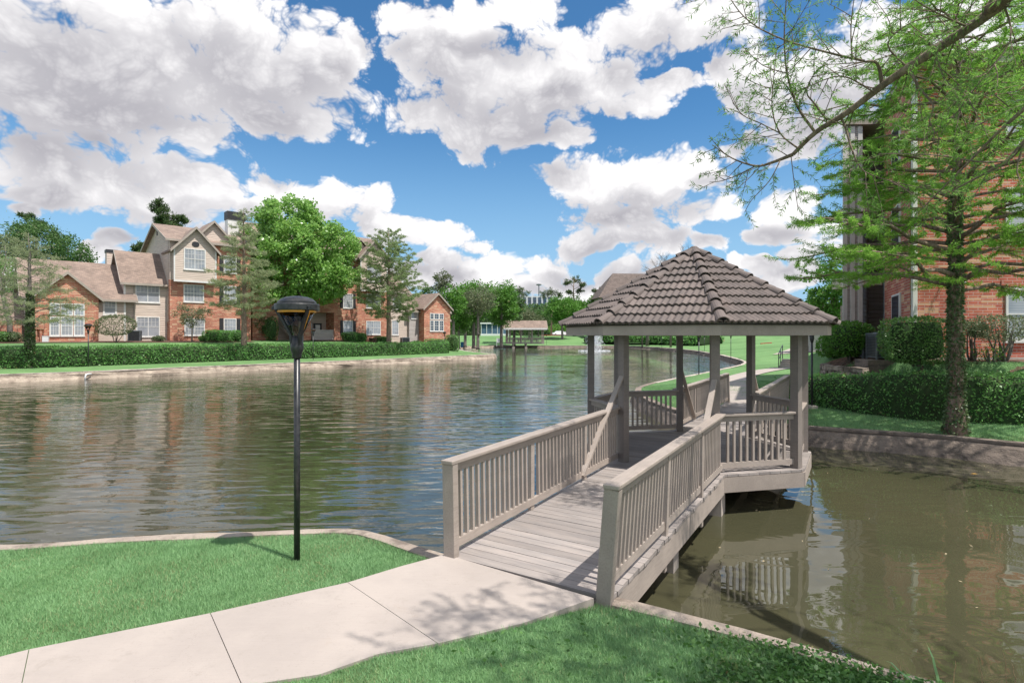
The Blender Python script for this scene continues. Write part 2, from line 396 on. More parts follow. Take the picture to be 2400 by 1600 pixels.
# ------------------------------------------------------------------ pond outline
NEAR = [(-60,4.2),(-30,5.2),(-15,5.9),(-5.7,6.2),(-4.49,6.51),(-2.57,6.72),(-2.08,6.8),(-1.69,6.68),(-.83,6.03),(0.1,5.45),(0.95,4.97),(1.74,4.53),(2.25,4.2),(2.8,3.81),(5,2.5),(6.5,1.95),(10,1.2),(16,1.0)]
RIGHT = [(19,4),(18.5,9),(15,11.6),(11.8,12.84),(10.68,13.93),(8.08,15.2),(6.6,16.5),(5.4,18.6),(5.2,22),(5.7,26)]
PATHSIDE = [(6.9,28.6),(9.6,32.6),(13.9,38.8),(19,46.5),(21.6,51.6)]
FARR = [(23.1,56.3),(27,73),(30.5,96),(30,118),(26,131),(20,133),(7.5,133)]
FARL = [(-3,133),(-9,131),(-12,122),(-10,100),(-6,84),(-3.0,76.5)]
LEFT = [(-2.05,73.9),(-3.4,71),(-9.5,62.1),(-18.7,50.8),(-23.9,44.5),(-29.2,37.6),(-32.1,34.95),(-42,27),(-60,17)]
SHORE = []; SEG = []
for k, part in enumerate((NEAR, RIGHT, PATHSIDE, FARR, FARL, LEFT)):
    for p in part: SHORE.append(p); SEG.append(k)
def chaikin(P, tags):
    Q, T = [], []
    n = len(P)
    for i in range(n):
        a, b = np.array(P[i]), np.array(P[(i + 1) % n])
        Q += [a * .8 + b * .2, a * .2 + b * .8]; T += [tags[i], tags[i]]
    return Q, T
SHORE, SEG = chaikin(SHORE, SEG)
SHORE = np.array(SHORE); SEG = np.array(SEG)
def shore_sd(X, Y):
    """signed distance to the shoreline (land positive), nearest point, segment tag"""
    A = SHORE; B = np.roll(SHORE, -1, axis=0)
    best = np.full(X.shape, 1e18); bx = np.zeros_like(X); by = np.zeros_like(X); bs = np.zeros(X.shape, int)
    ins = np.zeros(X.shape, bool)
    for i in range(len(A)):
        ax, ay = A[i]; dx, dy = B[i] - A[i]
        t = np.clip(((X - ax) * dx + (Y - ay) * dy) / (dx * dx + dy * dy + 1e-12), 0, 1)
        qx = ax + t * dx; qy = ay + t * dy
        d = (X - qx) ** 2 + (Y - qy) ** 2
        m = d < best
        best[m] = d[m]; bx[m] = qx[m]; by[m] = qy[m]; bs[m] = SEG[i]
        if abs(dy) > 1e-12:
            c = ((ay > Y) != (ay + dy > Y)) & (X < dx * (Y - ay) / dy + ax)
            ins ^= c
    d = np.sqrt(best)
    return np.where(ins, -d, d), bx, by, bs
def poly_sd(X, Y, P):
    """signed distance to polygon, inside positive"""
    best = np.full(X.shape, 1e18); ins = np.zeros(X.shape, bool); n = len(P)
    for i in range(n):
        ax, ay = P[i]; dx, dy = P[(i + 1) % n][0] - ax, P[(i + 1) % n][1] - ay
        t = np.clip(((X - ax) * dx + (Y - ay) * dy) / (dx * dx + dy * dy), 0, 1)
        best = np.minimum(best, (X - ax - t * dx) ** 2 + (Y - ay - t * dy) ** 2)
        if abs(dy) > 1e-12: ins ^= ((ay > Y) != (ay + dy > Y)) & (X < dx * (Y - ay) / dy + ax)
    return np.where(ins, 1, -1) * np.sqrt(best)
TERR = [(12.6,24.5),(11.9,21.5),(11.6,19.4),(11.6,17.9),(12.0,16.9),(12.5,16.1),(13.3,15.6),(14.8,15.2),(40,13.8),(60,30),(40,44),(23,34),(16,28)]
def land_z(X, Y, s=None, bs=None):
    X = np.asarray(X, float); Y = np.asarray(Y, float)
    if s is None: s, _, _, bs = shore_sd(X, Y)
    s = np.maximum(s, 0)
    near = 0.62 + 0.06 * smooth(s / 0.9) + 0.004 * np.maximum(s - 1, 0)
    left = 0.52 + 0.20 * smooth(s / 3.0) + 1.45 * smooth((s - 3.6) / (2.2 + 7 * smooth((Y - 60) / 10))) + 0.25 * smooth((s - 6) / 6)
    gentle = 0.50 + 0.10 * smooth(s / 2) + np.minimum(0.045 * np.maximum(s - 0.6, 0), 2.0)
    far = 0.50 + np.minimum(0.085 * np.maximum(s - 1, 0), 2.3)
    farl = 0.50 + np.minimum(0.05 * np.maximum(s - 1, 0), 1.8)
    z = np.choose(bs, [near, gentle, gentle, far, farl, left])
    t = poly_sd(X, Y, TERR)
    wide = np.where(Y > 17.5, 2.2, 0.7)
    z = np.maximum(z, np.where(t > -3, 2.22 * smooth((t + wide * 0.7) / wide), -9))
    return z
def LZ(x, y): return float(land_z(np.array([x]), np.array([y]))[0])

def axis(lo, hi, f0, f1, step):
    a = [f0]
    while a[-1] < hi: a.append(a[-1] + step + 0.02 * max(0, a[-1] - f1))
    b = [f0]
    while b[-1] > lo: b.append(b[-1] - step - 0.02 * max(0, f0 - b[-1]))
    return np.array(sorted(set(b[1:] + a)))
def grassground(name, c1, c2, c3):
    m, nt, p = new_mat(name)
    po = nt.pos()
    f = nt.ramp(nt.noise(po, 0.45, 4, 0.6), 0.35, 0.65)
    c = nt.mix(f, c1, c2)
    c = nt.mix(nt.ramp(nt.noise(po, 9.0, 4, 0.7), 0.45, 0.75, 0, 0.6), c, c3)
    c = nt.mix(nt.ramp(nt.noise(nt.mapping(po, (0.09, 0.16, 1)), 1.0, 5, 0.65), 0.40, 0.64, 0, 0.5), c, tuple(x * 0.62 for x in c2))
    nt.link(c, p.inputs['Base Color']); p.inputs['Roughness'].default_value = 0.9; p.inputs['Specular IOR Level'].default_value = 0.15
    c = nt.mix(nt.ramp(nt.noise(po, 0.8, 5, 0.75), 0.56, 0.74, 0, 0.55), c, (0.26, 0.27, 0.12))
    nt.link(c, p.inputs['Base Color'])
    bump(nt, p, nt.noise(po, 28.0, 5, 0.7), 0.9, 0.05)
    return m
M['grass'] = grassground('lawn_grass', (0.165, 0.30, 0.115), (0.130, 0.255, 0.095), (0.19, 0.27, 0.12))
def build_terrain():
    xs = axis(-700, 700, -9, 15, 0.2); ys = axis(-40, 1500, 2, 21, 0.2)
    X, Y = np.meshgrid(xs, ys)
    s, bx, by, bs = shore_sd(X, Y)
    cx = np.gradient(xs)[None, :] + 0 * X; cy = np.gradient(ys)[:, None] + 0 * X
    cell = np.maximum(cx, cy); o = 0.16
    z = land_z(X, Y, s, bs)
    snap = np.abs(s - o) < 0.62 * cell
    ux, uy = X - bx, Y - by; L = np.hypot(ux, uy) + 1e-9; sg = np.where(s >= 0, 1, -1)
    X = np.where(snap, bx + sg * ux / L * o, X); Y = np.where(snap, by + sg * uy / L * o, Y)
    z = np.where(snap, land_z(X, Y, np.full(X.shape, o), bs) - 0.02, np.where(s < o, -5.0, z))
    n, mth = X.shape
    V = np.stack([X, Y, z], -1).reshape(-1, 3)
    idx = np.arange(n * mth).reshape(n, mth)
    F = np.stack([idx[:-1, :-1], idx[:-1, 1:], idx[1:, 1:], idx[1:, :-1]], -1).reshape(-1, 4)
    o_ = mesh_obj('ground', V, F, M['grass'], smooth_=True, uv=False)
    tag(o_, kind='structure')
build_terrain()

# ------------------------------------------------------------------ water
def watermat():
    m, nt, p = new_mat('pond_water')
    po = nt.pos()
    n = nt.noise(po, 0.35, 3, 0.5)
    c = nt.mix(nt.ramp(n, 0.35, 0.65), (0.072, 0.068, 0.038), (0.058, 0.057, 0.032))
    p.inputs['Roughness'].default_value = 0.015; p.inputs['IOR'].default_value = 1.62
    p.inputs['Specular IOR Level'].default_value = 0.68
    sx = nt.node('ShaderNodeSeparateXYZ'); nt.link(po, sx.inputs[0])
    # open water left of the footbridge is ruffled by the breeze, the corner behind the bridge lies still
    side = nt.math('SUBTRACT', nt.math('MULTIPLY', sx.outputs['X'], 0.848), nt.math('MULTIPLY', sx.outputs['Y'], 0.53))
    open_ = nt.ramp(side, -5.0, -1.6, 1.0, 0.0)
    far_ = nt.ramp(sx.outputs['Y'], 19, 26, 0.0, 1.0)
    amp = nt.math('MAXIMUM', open_, far_)
    patch = nt.ramp(nt.noise(nt.mapping(po, (0.10, 0.16, 1), (0, 0, 0.3)), 1.0, 3, 0.5), 0.35, 0.65, 0.45, 1.15)
    amp = nt.math('ADD', nt.math('MULTIPLY', amp, patch), 0.0)
    c = nt.mix(amp, c, (0.032, 0.034, 0.019)); nt.link(c, p.inputs['Base Color'])
    w1 = nt.noise(nt.mapping(po, (0.75, 2.5, 1), (0, 0, R(-16))), 1.0, 1.5, 0.45, 0.5)
    w2 = nt.noise(nt.mapping(po, (3.2, 6.5, 1), (0, 0, R(20))), 1.0, 3, 0.55, 0.3)
    h = nt.math('ADD', nt.math('MULTIPLY', w1, 0.050), nt.math('MULTIPLY', w2, 0.005))
    calm = nt.math('ADD', nt.math('MULTIPLY', nt.noise(nt.mapping(po, (0.9, 1.6, 1)), 1.0, 2, 0.4, 0.8), 0.010), nt.math('MULTIPLY', nt.noise(po, 6.0, 2, 0.4), 0.0003))
    hh = nt.math('ADD', nt.math('MULTIPLY', h, amp), calm)
    b = nt.node('ShaderNodeBump'); b.inputs['Strength'].default_value = 1.0; b.inputs['Distance'].default_value = 1.0
    nt.link(hh, b.inputs['Height']); nt.link(b.outputs[0], p.inputs['Normal'])
    return m
M['water'] = watermat()
tag(MB().add([(-75, 0, 0), (45, 0, 0), (45, 150, 0), (-75, 150, 0)], [(0, 1, 2, 3)]).build('pond_water', M['water']), kind='structure')

# ------------------------------------------------------------------ bank walls
def wallmat(name, c1, c2, stain):
    m, nt, p = new_mat(name)
    po = nt.pos()
    c = nt.mix(nt.ramp(nt.noise(po, 1.3, 5, 0.65), 0.35, 0.65), c1, c2)
    st = nt.noise(nt.mapping(po, (1.5, 1.5, 3.5)), 1.2, 5, 0.7)
    c = nt.mix(nt.ramp(st, 0.48, 0.66, 0, 0.85), c, stain)
    nt.link(c, p.inputs['Base Color']); p.inputs['Roughness'].default_value = 0.95
    bump(nt, p, nt.noise(nt.mapping(po, (1, 1, 1.4)), 7.0, 6, 0.7), 1.0, 0.06)
    return m
M['wall_pale'] = wallmat('bank_wall_pale', (0.46, 0.38, 0.30), (0.30, 0.24, 0.19), (0.20, 0.155, 0.12))
M['wall_dark'] = wallmat('bank_wall_dark', (0.27, 0.215, 0.175), (0.17, 0.135, 0.112), (0.07, 0.058, 0.05))
M['coping'] = wallmat('bank_coping', (0.50, 0.43, 0.37), (0.40, 0.34, 0.29), (0.24, 0.20, 0.17))
M['coping_near'] = wallmat('bank_edge_near', (0.42, 0.35, 0.29), (0.32, 0.26, 0.215), (0.17, 0.135, 0.11))
def bank_wall(part_ids, label, batter, thick, mat, cop, hb, rough_amp=0.02):
    idx = [i for i in range(len(SHORE)) if SEG[i] in part_ids]
    P = [SHORE[i] for i in idx] + [SHORE[(idx[-1] + 1) % len(SHORE)]]
    Q = [P[0]]
    for a, b in zip(P[:-1], P[1:]):
        L = np.linalg.norm(b - a); st = 0.25 + 0.012 * np.linalg.norm((a + b) / 2)
        n = max(1, int(L / st))
        for k in range(1, n + 1): Q.append(a + (b - a) * k / n)
    Q = np.array(Q)
    T = np.gradient(Q, axis=0); T /= np.linalg.norm(T, axis=1)[:, None]
    Nn = np.stack([T[:, 1], -T[:, 0]], 1)
    test = Q[len(Q) // 2] + Nn[len(Q) // 2] * 0.4
    if shore_sd(test[:1], test[1:])[0][0] < 0: Nn = -Nn
    rg = np.random.default_rng(sum(part_ids) + 3)
    prof = [(-batter - 0.03, -0.6), (-batter, 0.0), (-batter * .66, hb * .35), (-batter * .3, hb * .7), (-0.01, hb - .07), (-0.035, hb - .065), (-0.035, hb), (thick * .5, hb + .012), (thick, hb), (thick, -0.3)]
    V = []
    for j, (o, z) in enumerate(prof):
        a = rough_amp * (1.6 if 0 < j < 5 else .5)
        e = rg.normal(0, a, len(Q)); e = (e + np.roll(e, 1)) * .6
        ez = rg.normal(0, rough_amp * .22, len(Q)) if 4 <= j <= 8 else 0
        W = Q + Nn * (o + e)[:, None]
        V.append(np.concatenate([W, (z + 0 * e + ez)[:, None]], 1))
    n = len(Q); k = len(prof)
    V = np.concatenate(V); F = []; fm = []
    # faces wound outwards whichever way the bank runs
    flip = (Nn[0, 0] * T[0, 1] - Nn[0, 1] * T[0, 0]) > 0
    for j in range(k - 1):
        for i in range(n - 1):
            f = (j * n + i, j * n + i + 1, (j + 1) * n + i + 1, (j + 1) * n + i)
            F.append(f if flip else f[::-1]); fm.append(1 if j >= 5 else 0)
    F.append(tuple(j * n for j in range(k))); fm.append(0); F.append(tuple(j * n + n - 1 for j in reversed(range(k)))); fm.append(0)
    o = mesh_obj('bank_wall', V, F, [mat, cop], fm=fm)
    tag(o, label, 'retaining wall', 'bank walls round the pond')
bank_wall([0], 'low concrete edge of the near bank beside the clipped lawn and black lamp post', 0.05, 0.13, M['coping_near'], M['coping_near'], 0.64, 0.014)
bank_wall([1], 'dark stained sloping stone wall under the lawn with the ivy covered tree', 0.28, 0.24, M['wall_dark'], M['wall_dark'], 0.50, 0.010)
bank_wall([2], 'low wall along the lawn with the winding path beyond the pavilion', 0.20, 0.26, M['wall_dark'], M['coping'], 0.50, 0.03)
bank_wall([3], 'dark curved wall of the far bank behind the fountain', 0.2, 0.4, M['wall_dark'], M['coping'], 0.50, 0.03)
bank_wall([4], 'far bank wall left of the covered bridge under the big trees', 0.2, 0.4, M['wall_pale'], M['coping'], 0.50, 0.03)
bank_wall([5], 'pale stained wall of the left bank in front of the brick apartments', 0.22, 0.32, M['wall_pale'], M['coping'], 0.53, 0.03)

# ------------------------------------------------------------------ paving
def slabs(polys, z, th, mat, name):
    b = MB()
    for P in polys:
        b.prism([(x, y, z) for x, y in P], (0, 0, -th))
    return tag(b.build(name, mat), kind='structure')
UP_ = [G(*p, 0.70).xy for p in ((-520,1660),(-200,1590),(68,1522),(493,1437),(815,1365),(1045,1299))]
LO_ = [G(*p, 0.70).xy for p in ((-560,2050),(-260,1900),(22,1740),(568,1608),(1026,1508),(1392,1402))]
def lerp2(a, b, t): return a + (b - a) * t
sl = []
for i in range(5):
    a, b, c, d = UP_[i], UP_[i + 1], LO_[i + 1], LO_[i]
    e = 0.0028
    u = (b - a).normalized() * e; w = (c - d).normalized() * e
    if i == 3:   # the lower edge curves here
        mid = G(748, 1581, .70).xy; mid2 = G(885, 1533, .70).xy
        sl.append([a + u, b - u, c - w, mid2, mid, d + w])
    elif i == 4:
        m1 = G(1224, 1461, .70).xy; m2 = G(940, 1327, .70).xy
        sl.append([a + u, m2, b - u * 0, c - w * 0, m1, d + w])
    else: sl.append([a + u, b - u, c - w, d + w])
def concretemat():
    m, nt, p = new_mat('sidewalk_concrete')
    po = nt.pos()
    c = nt.mix(nt.ramp(nt.noise(po, 0.9, 5, 0.6), 0.3, 0.7), (0.42, 0.362, 0.322), (0.35, 0.302, 0.272))
    c = nt.mix(nt.ramp(nt.noise(po, 70, 4, 0.8), 0.56, 0.74, 0, 0.5), c, (0.25, 0.21, 0.19))
    c = nt.mix(nt.ramp(nt.noise(po, 2.3, 4, 0.7), 0.62, 0.78, 0, 0.35), c, (0.36, 0.28, 0.21))
    br = nt.noise(nt.mapping(po, (6, 140, 1), (0, 0, R(62))), 1.0, 2, 0.5)
    c = nt.mix(nt.ramp(br, 0.35, 0.75, 0, 0.16), c, (0.30, 0.26, 0.23))
    c = nt.mix(nt.ramp(nt.noise(po, 5.0, 6, 0.8), 0.53, 0.70, 0, 0.7), c, (0.33, 0.285, 0.25))
    cr = nt.node('ShaderNodeTexVoronoi'); cr.feature = 'DISTANCE_TO_EDGE'; cr.inputs['Scale'].default_value = 0.33
    nt.link(nt.vmath('ADD', po, nt.vmath('MULTIPLY', nt.noise(po, 2.5, 5, 0.7, 0, 1), (0.7, 0.7, 0))), cr.inputs['Vector'])
    c = nt.mix(nt.math('MULTIPLY', nt.math('LESS_THAN', cr.outputs['Distance'], 0.0006), 0.25), c, (0.16, 0.13, 0.11))
    nt.link(c, p.inputs['Base Color']); p.inputs['Roughness'].default_value = 0.9
    bump(nt, p, nt.math('ADD', nt.math('MULTIPLY', br, 0.5), nt.noise(po, 160, 3, 0.6)), 0.35, 0.004)
    return m
M['sidewalk'] = concretemat()
slabs(sl, 0.705, 0.12, M['sidewalk'], 'sidewalk')
SIDEWALK = [tuple(p) for p in UP_] + [tuple(p) for p in (LO_[5], G(1224,1461,.70).xy, LO_[4], G(885,1533,.70).xy, G(748,1581,.70).xy, LO_[3], LO_[2], LO_[1], LO_[0])]
# ------------------------------------------------------------------ timber materials
def paintwood(name, c1, c2, wear, amt=0.5):
    m, nt, p = new_mat(name)
    po = nt.coord('Object')
    c = nt.mix(nt.ramp(nt.noise(po, 2.5, 4, 0.6), 0.35, 0.65), c1, c2)
    c = nt.mix(nt.ramp(nt.noise(nt.mapping(po, (3, 3, 3)), 2.0, 6, 0.75), 0.60, 0.74, 0, amt), c, wear)
    gr = nt.noise(nt.mapping(po, (5, 60, 60)), 1.0, 4, 0.65)
    c = nt.mix(nt.ramp(gr, 0.42, 0.68, 0, 0.30), c, tuple(x * 0.55 for x in c2))
    pl = nt.noise(nt.mapping(po, (4, 9, 9)), 1.6, 7, 0.8)
    c = nt.mix(nt.ramp(pl, 0.635, 0.665, 0, amt * 1.4), c, (0.40, 0.33, 0.27))
    isl = nt.ramp(nt.island(), 0, 1, 0.86, 1.1, 'LINEAR')
    hsv = nt.node('ShaderNodeHueSaturation'); nt.link(isl, hsv.inputs['Value']); nt.link(c, hsv.inputs['Color'])
    nt.link(hsv.outputs[0], p.inputs['Base Color']); p.inputs['Roughness'].default_value = 0.62; p.inputs['Specular IOR Level'].default_value = 0.3
    bump(nt, p, nt.noise(nt.mapping(po, (2, 14, 14)), 6.0, 4, 0.6), 0.25, 0.004)
    return m
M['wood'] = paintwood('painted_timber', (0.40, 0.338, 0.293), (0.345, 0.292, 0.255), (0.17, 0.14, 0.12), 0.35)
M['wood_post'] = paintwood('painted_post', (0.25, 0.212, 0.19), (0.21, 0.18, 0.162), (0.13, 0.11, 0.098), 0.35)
def deckmat():
    m, nt, p = new_mat('worn_deck_boards')
    po = nt.coord('Object')
    c = nt.mix(nt.ramp(nt.noise(nt.mapping(po, (4, 0.7, 1)), 2.2, 5, 0.65), 0.3, 0.7), (0.35, 0.302, 0.275), (0.262, 0.235, 0.222))
    c = nt.mix(nt.ramp(nt.noise(nt.mapping(po, (5, 1.2, 1)), 1.4, 6, 0.75), 0.60, 0.76, 0, 0.75), c, (0.10, 0.085, 0.08))
    gr = nt.noise(nt.mapping(po, (70, 2.2, 1)), 1.0, 5, 0.7)
    c = nt.mix(nt.ramp(gr, 0.45, 0.72, 0, 0.45), c, (0.15, 0.13, 0.118))
    isl = nt.ramp(nt.island(), 0, 1, 0.78, 1.14, 'LINEAR')
    hsv = nt.node('ShaderNodeHueSaturation'); nt.link(isl, hsv.inputs['Value']); nt.link(c, hsv.inputs['Color'])
    nt.link(hsv.outputs[0], p.inputs['Base Color']); p.inputs['Roughness'].default_value = 0.75
    bump(nt, p, nt.noise(nt.mapping(po, (18, 1.2, 1)), 6.0, 4, 0.6), 0.35, 0.004)
    return m
M['deck'] = deckmat()
def tilemat():
    m, nt, p = new_mat('clay_roof_tiles')
    po = nt.coord('Object')
    c = nt.mix(nt.ramp(nt.noise(po, 1.8, 5, 0.65), 0.32, 0.68), (0.160, 0.125, 0.112), (0.110, 0.088, 0.080))
    c = nt.mix(nt.ramp(nt.noise(po, 14.0, 5, 0.7), 0.52, 0.72, 0, 0.6), c, (0.085, 0.070, 0.066))
    c = nt.mix(nt.ramp(nt.noise(po, 3.1, 3, 0.6), 0.62, 0.76, 0, 0.5), c, (0.20, 0.14, 0.115))
    isl = nt.ramp(nt.island(), 0, 1, 0.85, 1.12, 'LINEAR')
    hsv = nt.node('ShaderNodeHueSaturation'); nt.link(isl, hsv.inputs['Value']); nt.link(c, hsv.inputs['Color'])
    nt.link(hsv.outputs[0], p.inputs['Base Color']); p.inputs['Roughness'].default_value = 0.75
    bump(nt, p, nt.noise(po, 70, 3, 0.6), 0.3, 0.003)
    return m
M['tile'] = tilemat()

# ------------------------------------------------------------------ pavilion
GC = Vector((3.71, 11.35, DECK)); GR = R(58.5); RP = 2.08; RF = 2.60
def octv(k, r, z=0.0):
    a = R(22.5 + 45 * k); return Vector((r * math.cos(a), r * math.sin(a), z))
BAL = None
def railing(root, A, B, H=1.0, lean=(0.0, 0.0), mids=(), ends=(0, 0), side=1, gap=0.118, down=0.0):
    """one railing between A and B (root space, on the deck): rails, cap, balusters, posts. side: outward direction sign"""
    global BAL
    A = Vector(A); B = Vector(B); d = (B - A); L = d.length; d.normalize(); n = Vector((-d.y, d.x, 0)) * side
    up = Vector((0, 0, 1))
    def top(t, z): return A + d * (t * L) + n * ((lean[0] * (1 - t) + lean[1] * t) * z / H) + up * z
    b = MB()
    b.beam(top(0, H - .085), top(1, H - .085), 0.042, 0.092); rail = b.build('railing', M['wood'], root)
    b = MB(); b.beam(top(0, .115), top(1, .115), 0.042, 0.092); b.build('bottom_rail', M['wood'], rail)
    c = MB(); e = d * 0.02
    p0, p1 = top(0, H - .019) - e * (3 if ends[0] else 0), top(1, H - .019) + e * (3 if ends[1] else 0)
    c.beam(p0, p1, 0.15, 0.040); o = c.build('cap_rail', M['wood'], rail)
    bv = o.modifiers.new('bevel', 'BEVEL'); bv.width = 0.008; bv.segments = 2
    if BAL is None:
        BAL = MB().box(-.019, .019, -.019, .019, 0, 1.0).build('baluster', M['wood'], rail).data
        bpy.data.objects.remove(bpy.data.objects['baluster'])
    stops = [0] + list(mids) + [1]
    for s0, s1 in zip(stops[:-1], stops[1:]):
        a0, a1 = s0 * L + .06, s1 * L - .06
        m = max(1, round((a1 - a0) / gap) - 1)
        for k in range(m):
            t = (a0 + (a1 - a0) * (k + 1) / (m + 1)) / L
            p, q = top(t, .155), top(t, H - .125)
            o = bpy.data.objects.new('baluster', BAL); COL.objects.link(o); o.parent = rail
            v = q - p; o.location = p + n * .0; o.scale = (1, 1, v.length)
            rot = Vector((0, 0, 1)).rotation_difference(v).to_matrix().to_4x4() @ Matrix.Rotation(math.atan2(d.y, d.x), 4, 'Z')
            o.rotation_euler = rot.to_euler()
    for t in mids:
        w = MB(); w.beam(top(t, -down) + n * .025, top(t, H - .042) + n * .004, 0.05, 0.09, d); w.build('rail_post', M['wood'], rail)
    for t, on in ((0, ends[0]), (1, ends[1])):
        if on:
            w = MB(); w.beam(top(t, -.42) , top(t, H - .042), 0.14, 0.09, d); o = w.build('end_post', M['wood'], rail)
            bv = o.modifiers.new('bevel', 'BEVEL'); bv.width = 0.006; bv.segments = 2
    return rail

def build_pavilion():
    root = thing('pavilion', 'eight sided timber pavilion over the pond with brown tiled roof and railings', 'gazebo', GC, GR)
    # deck boards across the walking direction, cut to the octagon
    b = MB(); RD = RP + 0.15; ap = RD * math.cos(R(22.5)); hs = RD * math.sin(R(22.5)); x = -ap
    def hw(x): return ap if abs(x) <= hs else ap - (abs(x) - hs)
    while x < ap - 0.02:
        x1 = min(x + 0.138, ap); w0, w1 = hw(x), hw(x1)
        b.prism([(x, -w0, -.04), (x1, -w1, -.04), (x1, w1, -.04), (x, w0, -.04)], (0, 0, .04)); x = x1 + .007
    b.build('deck', M['deck'], root)
    j = MB()
    for k in range(8):
        p, q = octv(k, RP + .13, -.175), octv(k + 1, RP + .13, -.175)
        j.beam(p, q, 0.045, 0.25)
    for y in (-1.4, -.7, 0, .7, 1.4):
        w = hw(y) - .1; j.box(-w, w, y - .025, y + .025, -.29, -.045)
    j.build('rim_joist', M['wood'], root)
    for k in (0, 3, 4, 7):
        v = octv(k, RP - .12); c = MB(); c.box(v.x - .16, v.x + .16, v.y - .16, v.y + .16, -1.5, -.292, .015); c.build('pier', M['concrete'], root)
    POST = None
    for k in range(8):
        v = octv(k, RP)
        if POST is None:
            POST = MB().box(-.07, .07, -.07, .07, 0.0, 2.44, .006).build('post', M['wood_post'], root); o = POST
        else:
            o = POST.copy(); COL.objects.link(o)
        o.location = v; o.rotation_euler = (0, 0, R(22.5 + 45 * k))
    # beams ring, ceiling boards and fascia
    r = MB()
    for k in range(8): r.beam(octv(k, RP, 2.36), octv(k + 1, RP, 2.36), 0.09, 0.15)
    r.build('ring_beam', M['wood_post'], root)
    f = MB()
    for k in range(8):
        a0, a1 = octv(k, RF, 2.295), octv(k + 1, RF, 2.295); i0, i1 = octv(k, RF - .045, 2.295), octv(k + 1, RF - .045, 2.295)
        f.prism([a0, a1, i1, i0], (0, 0, .20))
    fo = f.build('fascia', M['wood'], root)
    s = MB()
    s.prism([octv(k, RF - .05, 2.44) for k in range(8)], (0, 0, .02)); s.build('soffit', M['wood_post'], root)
    # tiled roof: corrugated courses on each of the eight slopes
    RE = RF + 0.10; ze = 2.475; za = 4.02; rows = 10; ap = RE * math.cos(R(22.5)); sl = math.hypot(ap, za - ze); tn = math.tan(R(22.5))
    per = 0.117; rng = random.Random(3); t = MB()
    for k in range(8):
        am = R(45 * (k + 1)); dx, dy = math.cos(am), math.sin(am); px, py = -dy, dx
        nr = Vector((dx * (za - ze) / sl, dy * (za - ze) / sl, ap / sl))
        def pt(s_, x, h):
            rr = ap * (1 - s_); z = ze + (za - ze) * s_
            return Vector((dx * rr + px * x, dy * rr + py * x, z)) + nr * h
        for c in range(rows):
            s0, s1 = c / rows, min((c + 1.12) / rows, .985)
            w0, w1 = ap * (1 - s0) * tn, ap * (1 - s1) * tn
            # individual pan and roll tiles, 2 rolls each
            x = -math.floor(w0 / (2 * per) + 1) * 2 * per + (c % 2) * 0
            while x < w0:
                xs = [x + i * per / 6 for i in range(13)]
                if xs[-1] > -w0 and xs[0] < w0:
                    jh = rng.uniform(-.003, .004); js = rng.uniform(-.003, .003)
                    V = []; nseg = 0
                    for x_ in xs:
                        a, b_ = max(-w0, min(w0, x_)), max(-w1, min(w1, x_))
                        ph = (x_ - x) / per * 2 * math.pi
                        h = .018 * (1 - math.cos(ph)) / 2 * 1.5 + jh
                        V += [pt(s0 + js, a, .048 + h - .034), pt(s0 + js, a, .048 + h), pt(s1, b_, .006 + h)]
                    F = []
                    for i in range(12):
                        if xs[i + 1] <= -w0 or xs[i] >= w0: continue
                        o_ = i * 3; F += [(o_, o_ + 3, o_ + 4, o_ + 1), (o_ + 1, o_ + 4, o_ + 5, o_ + 2)]
                    if F: t.add(V, F)
                x += 2 * per
    # closed underlay so that no light leaks between the courses
    for k in range(8):
        a, b2 = octv(k, RE - .06, ze - .012), octv(k + 1, RE - .06, ze - .012); t.add([a, b2, (0, 0, za - .03)], [(0, 1, 2)])
    roof = t.build('tiled_roof', M['tile'], root, smooth_=False)
    for k in range(8):
        h = MB(); a = octv(k, RE, ze + .035); e = Vector((0, 0, za + .03)); d = (e - a); L = d.length; d.normalize()
        n = 9; side = Vector((-math.sin(R(22.5 + 45 * k)), math.cos(R(22.5 + 45 * k)), 0)); upv = side.cross(d) if side.cross(d).z > 0 else -side.cross(d)
        for i in range(n):
            p0 = a + d * (L * i / n - .015 + rng.uniform(-.004, .004)); p1 = a + d * (L * (i + 1.10) / n)
            r0, r1 = .108, .082; V = []
            for p, r_, lift in ((p0, r0, .030), (p1, r1, .004)):
                for ring in (1.0, .84):
                    for q in range(9):
                        an = math.pi * q / 8
                        V.append(p + side * math.cos(an) * r_ * ring + upv * (math.sin(an) * r_ * ring * .95 + lift - .035))
            F = []
            for q in range(8):
                F += [(q, q + 1, 18 + q + 1, 18 + q), (9 + q + 1, 9 + q, 27 + q, 27 + q + 1), (q + 1, q, 9 + q, 9 + q + 1), (18 + q, 18 + q + 1, 27 + q + 1, 27 + q)]
            h.add(V, F)
        if k in (0,): h.lathe([(.10, 0), (.095, .05), (.05, .085), (.0, .09)], 14, (0, 0, za + .0))
        h.build('ridge_tiles', M['tile'], roof, smooth_=False)
    # railings between all posts but the two openings (k=7->0 far side, k=3->4 near side)
    for k in (0, 1, 2, 4, 5, 6):
        A, B = octv(k, RP), octv(k + 1, RP); d = (B - A).normalized() * .06
        railing(root, A + d, B - d, 0.98, gap=.125)
    return root
build_pavilion()

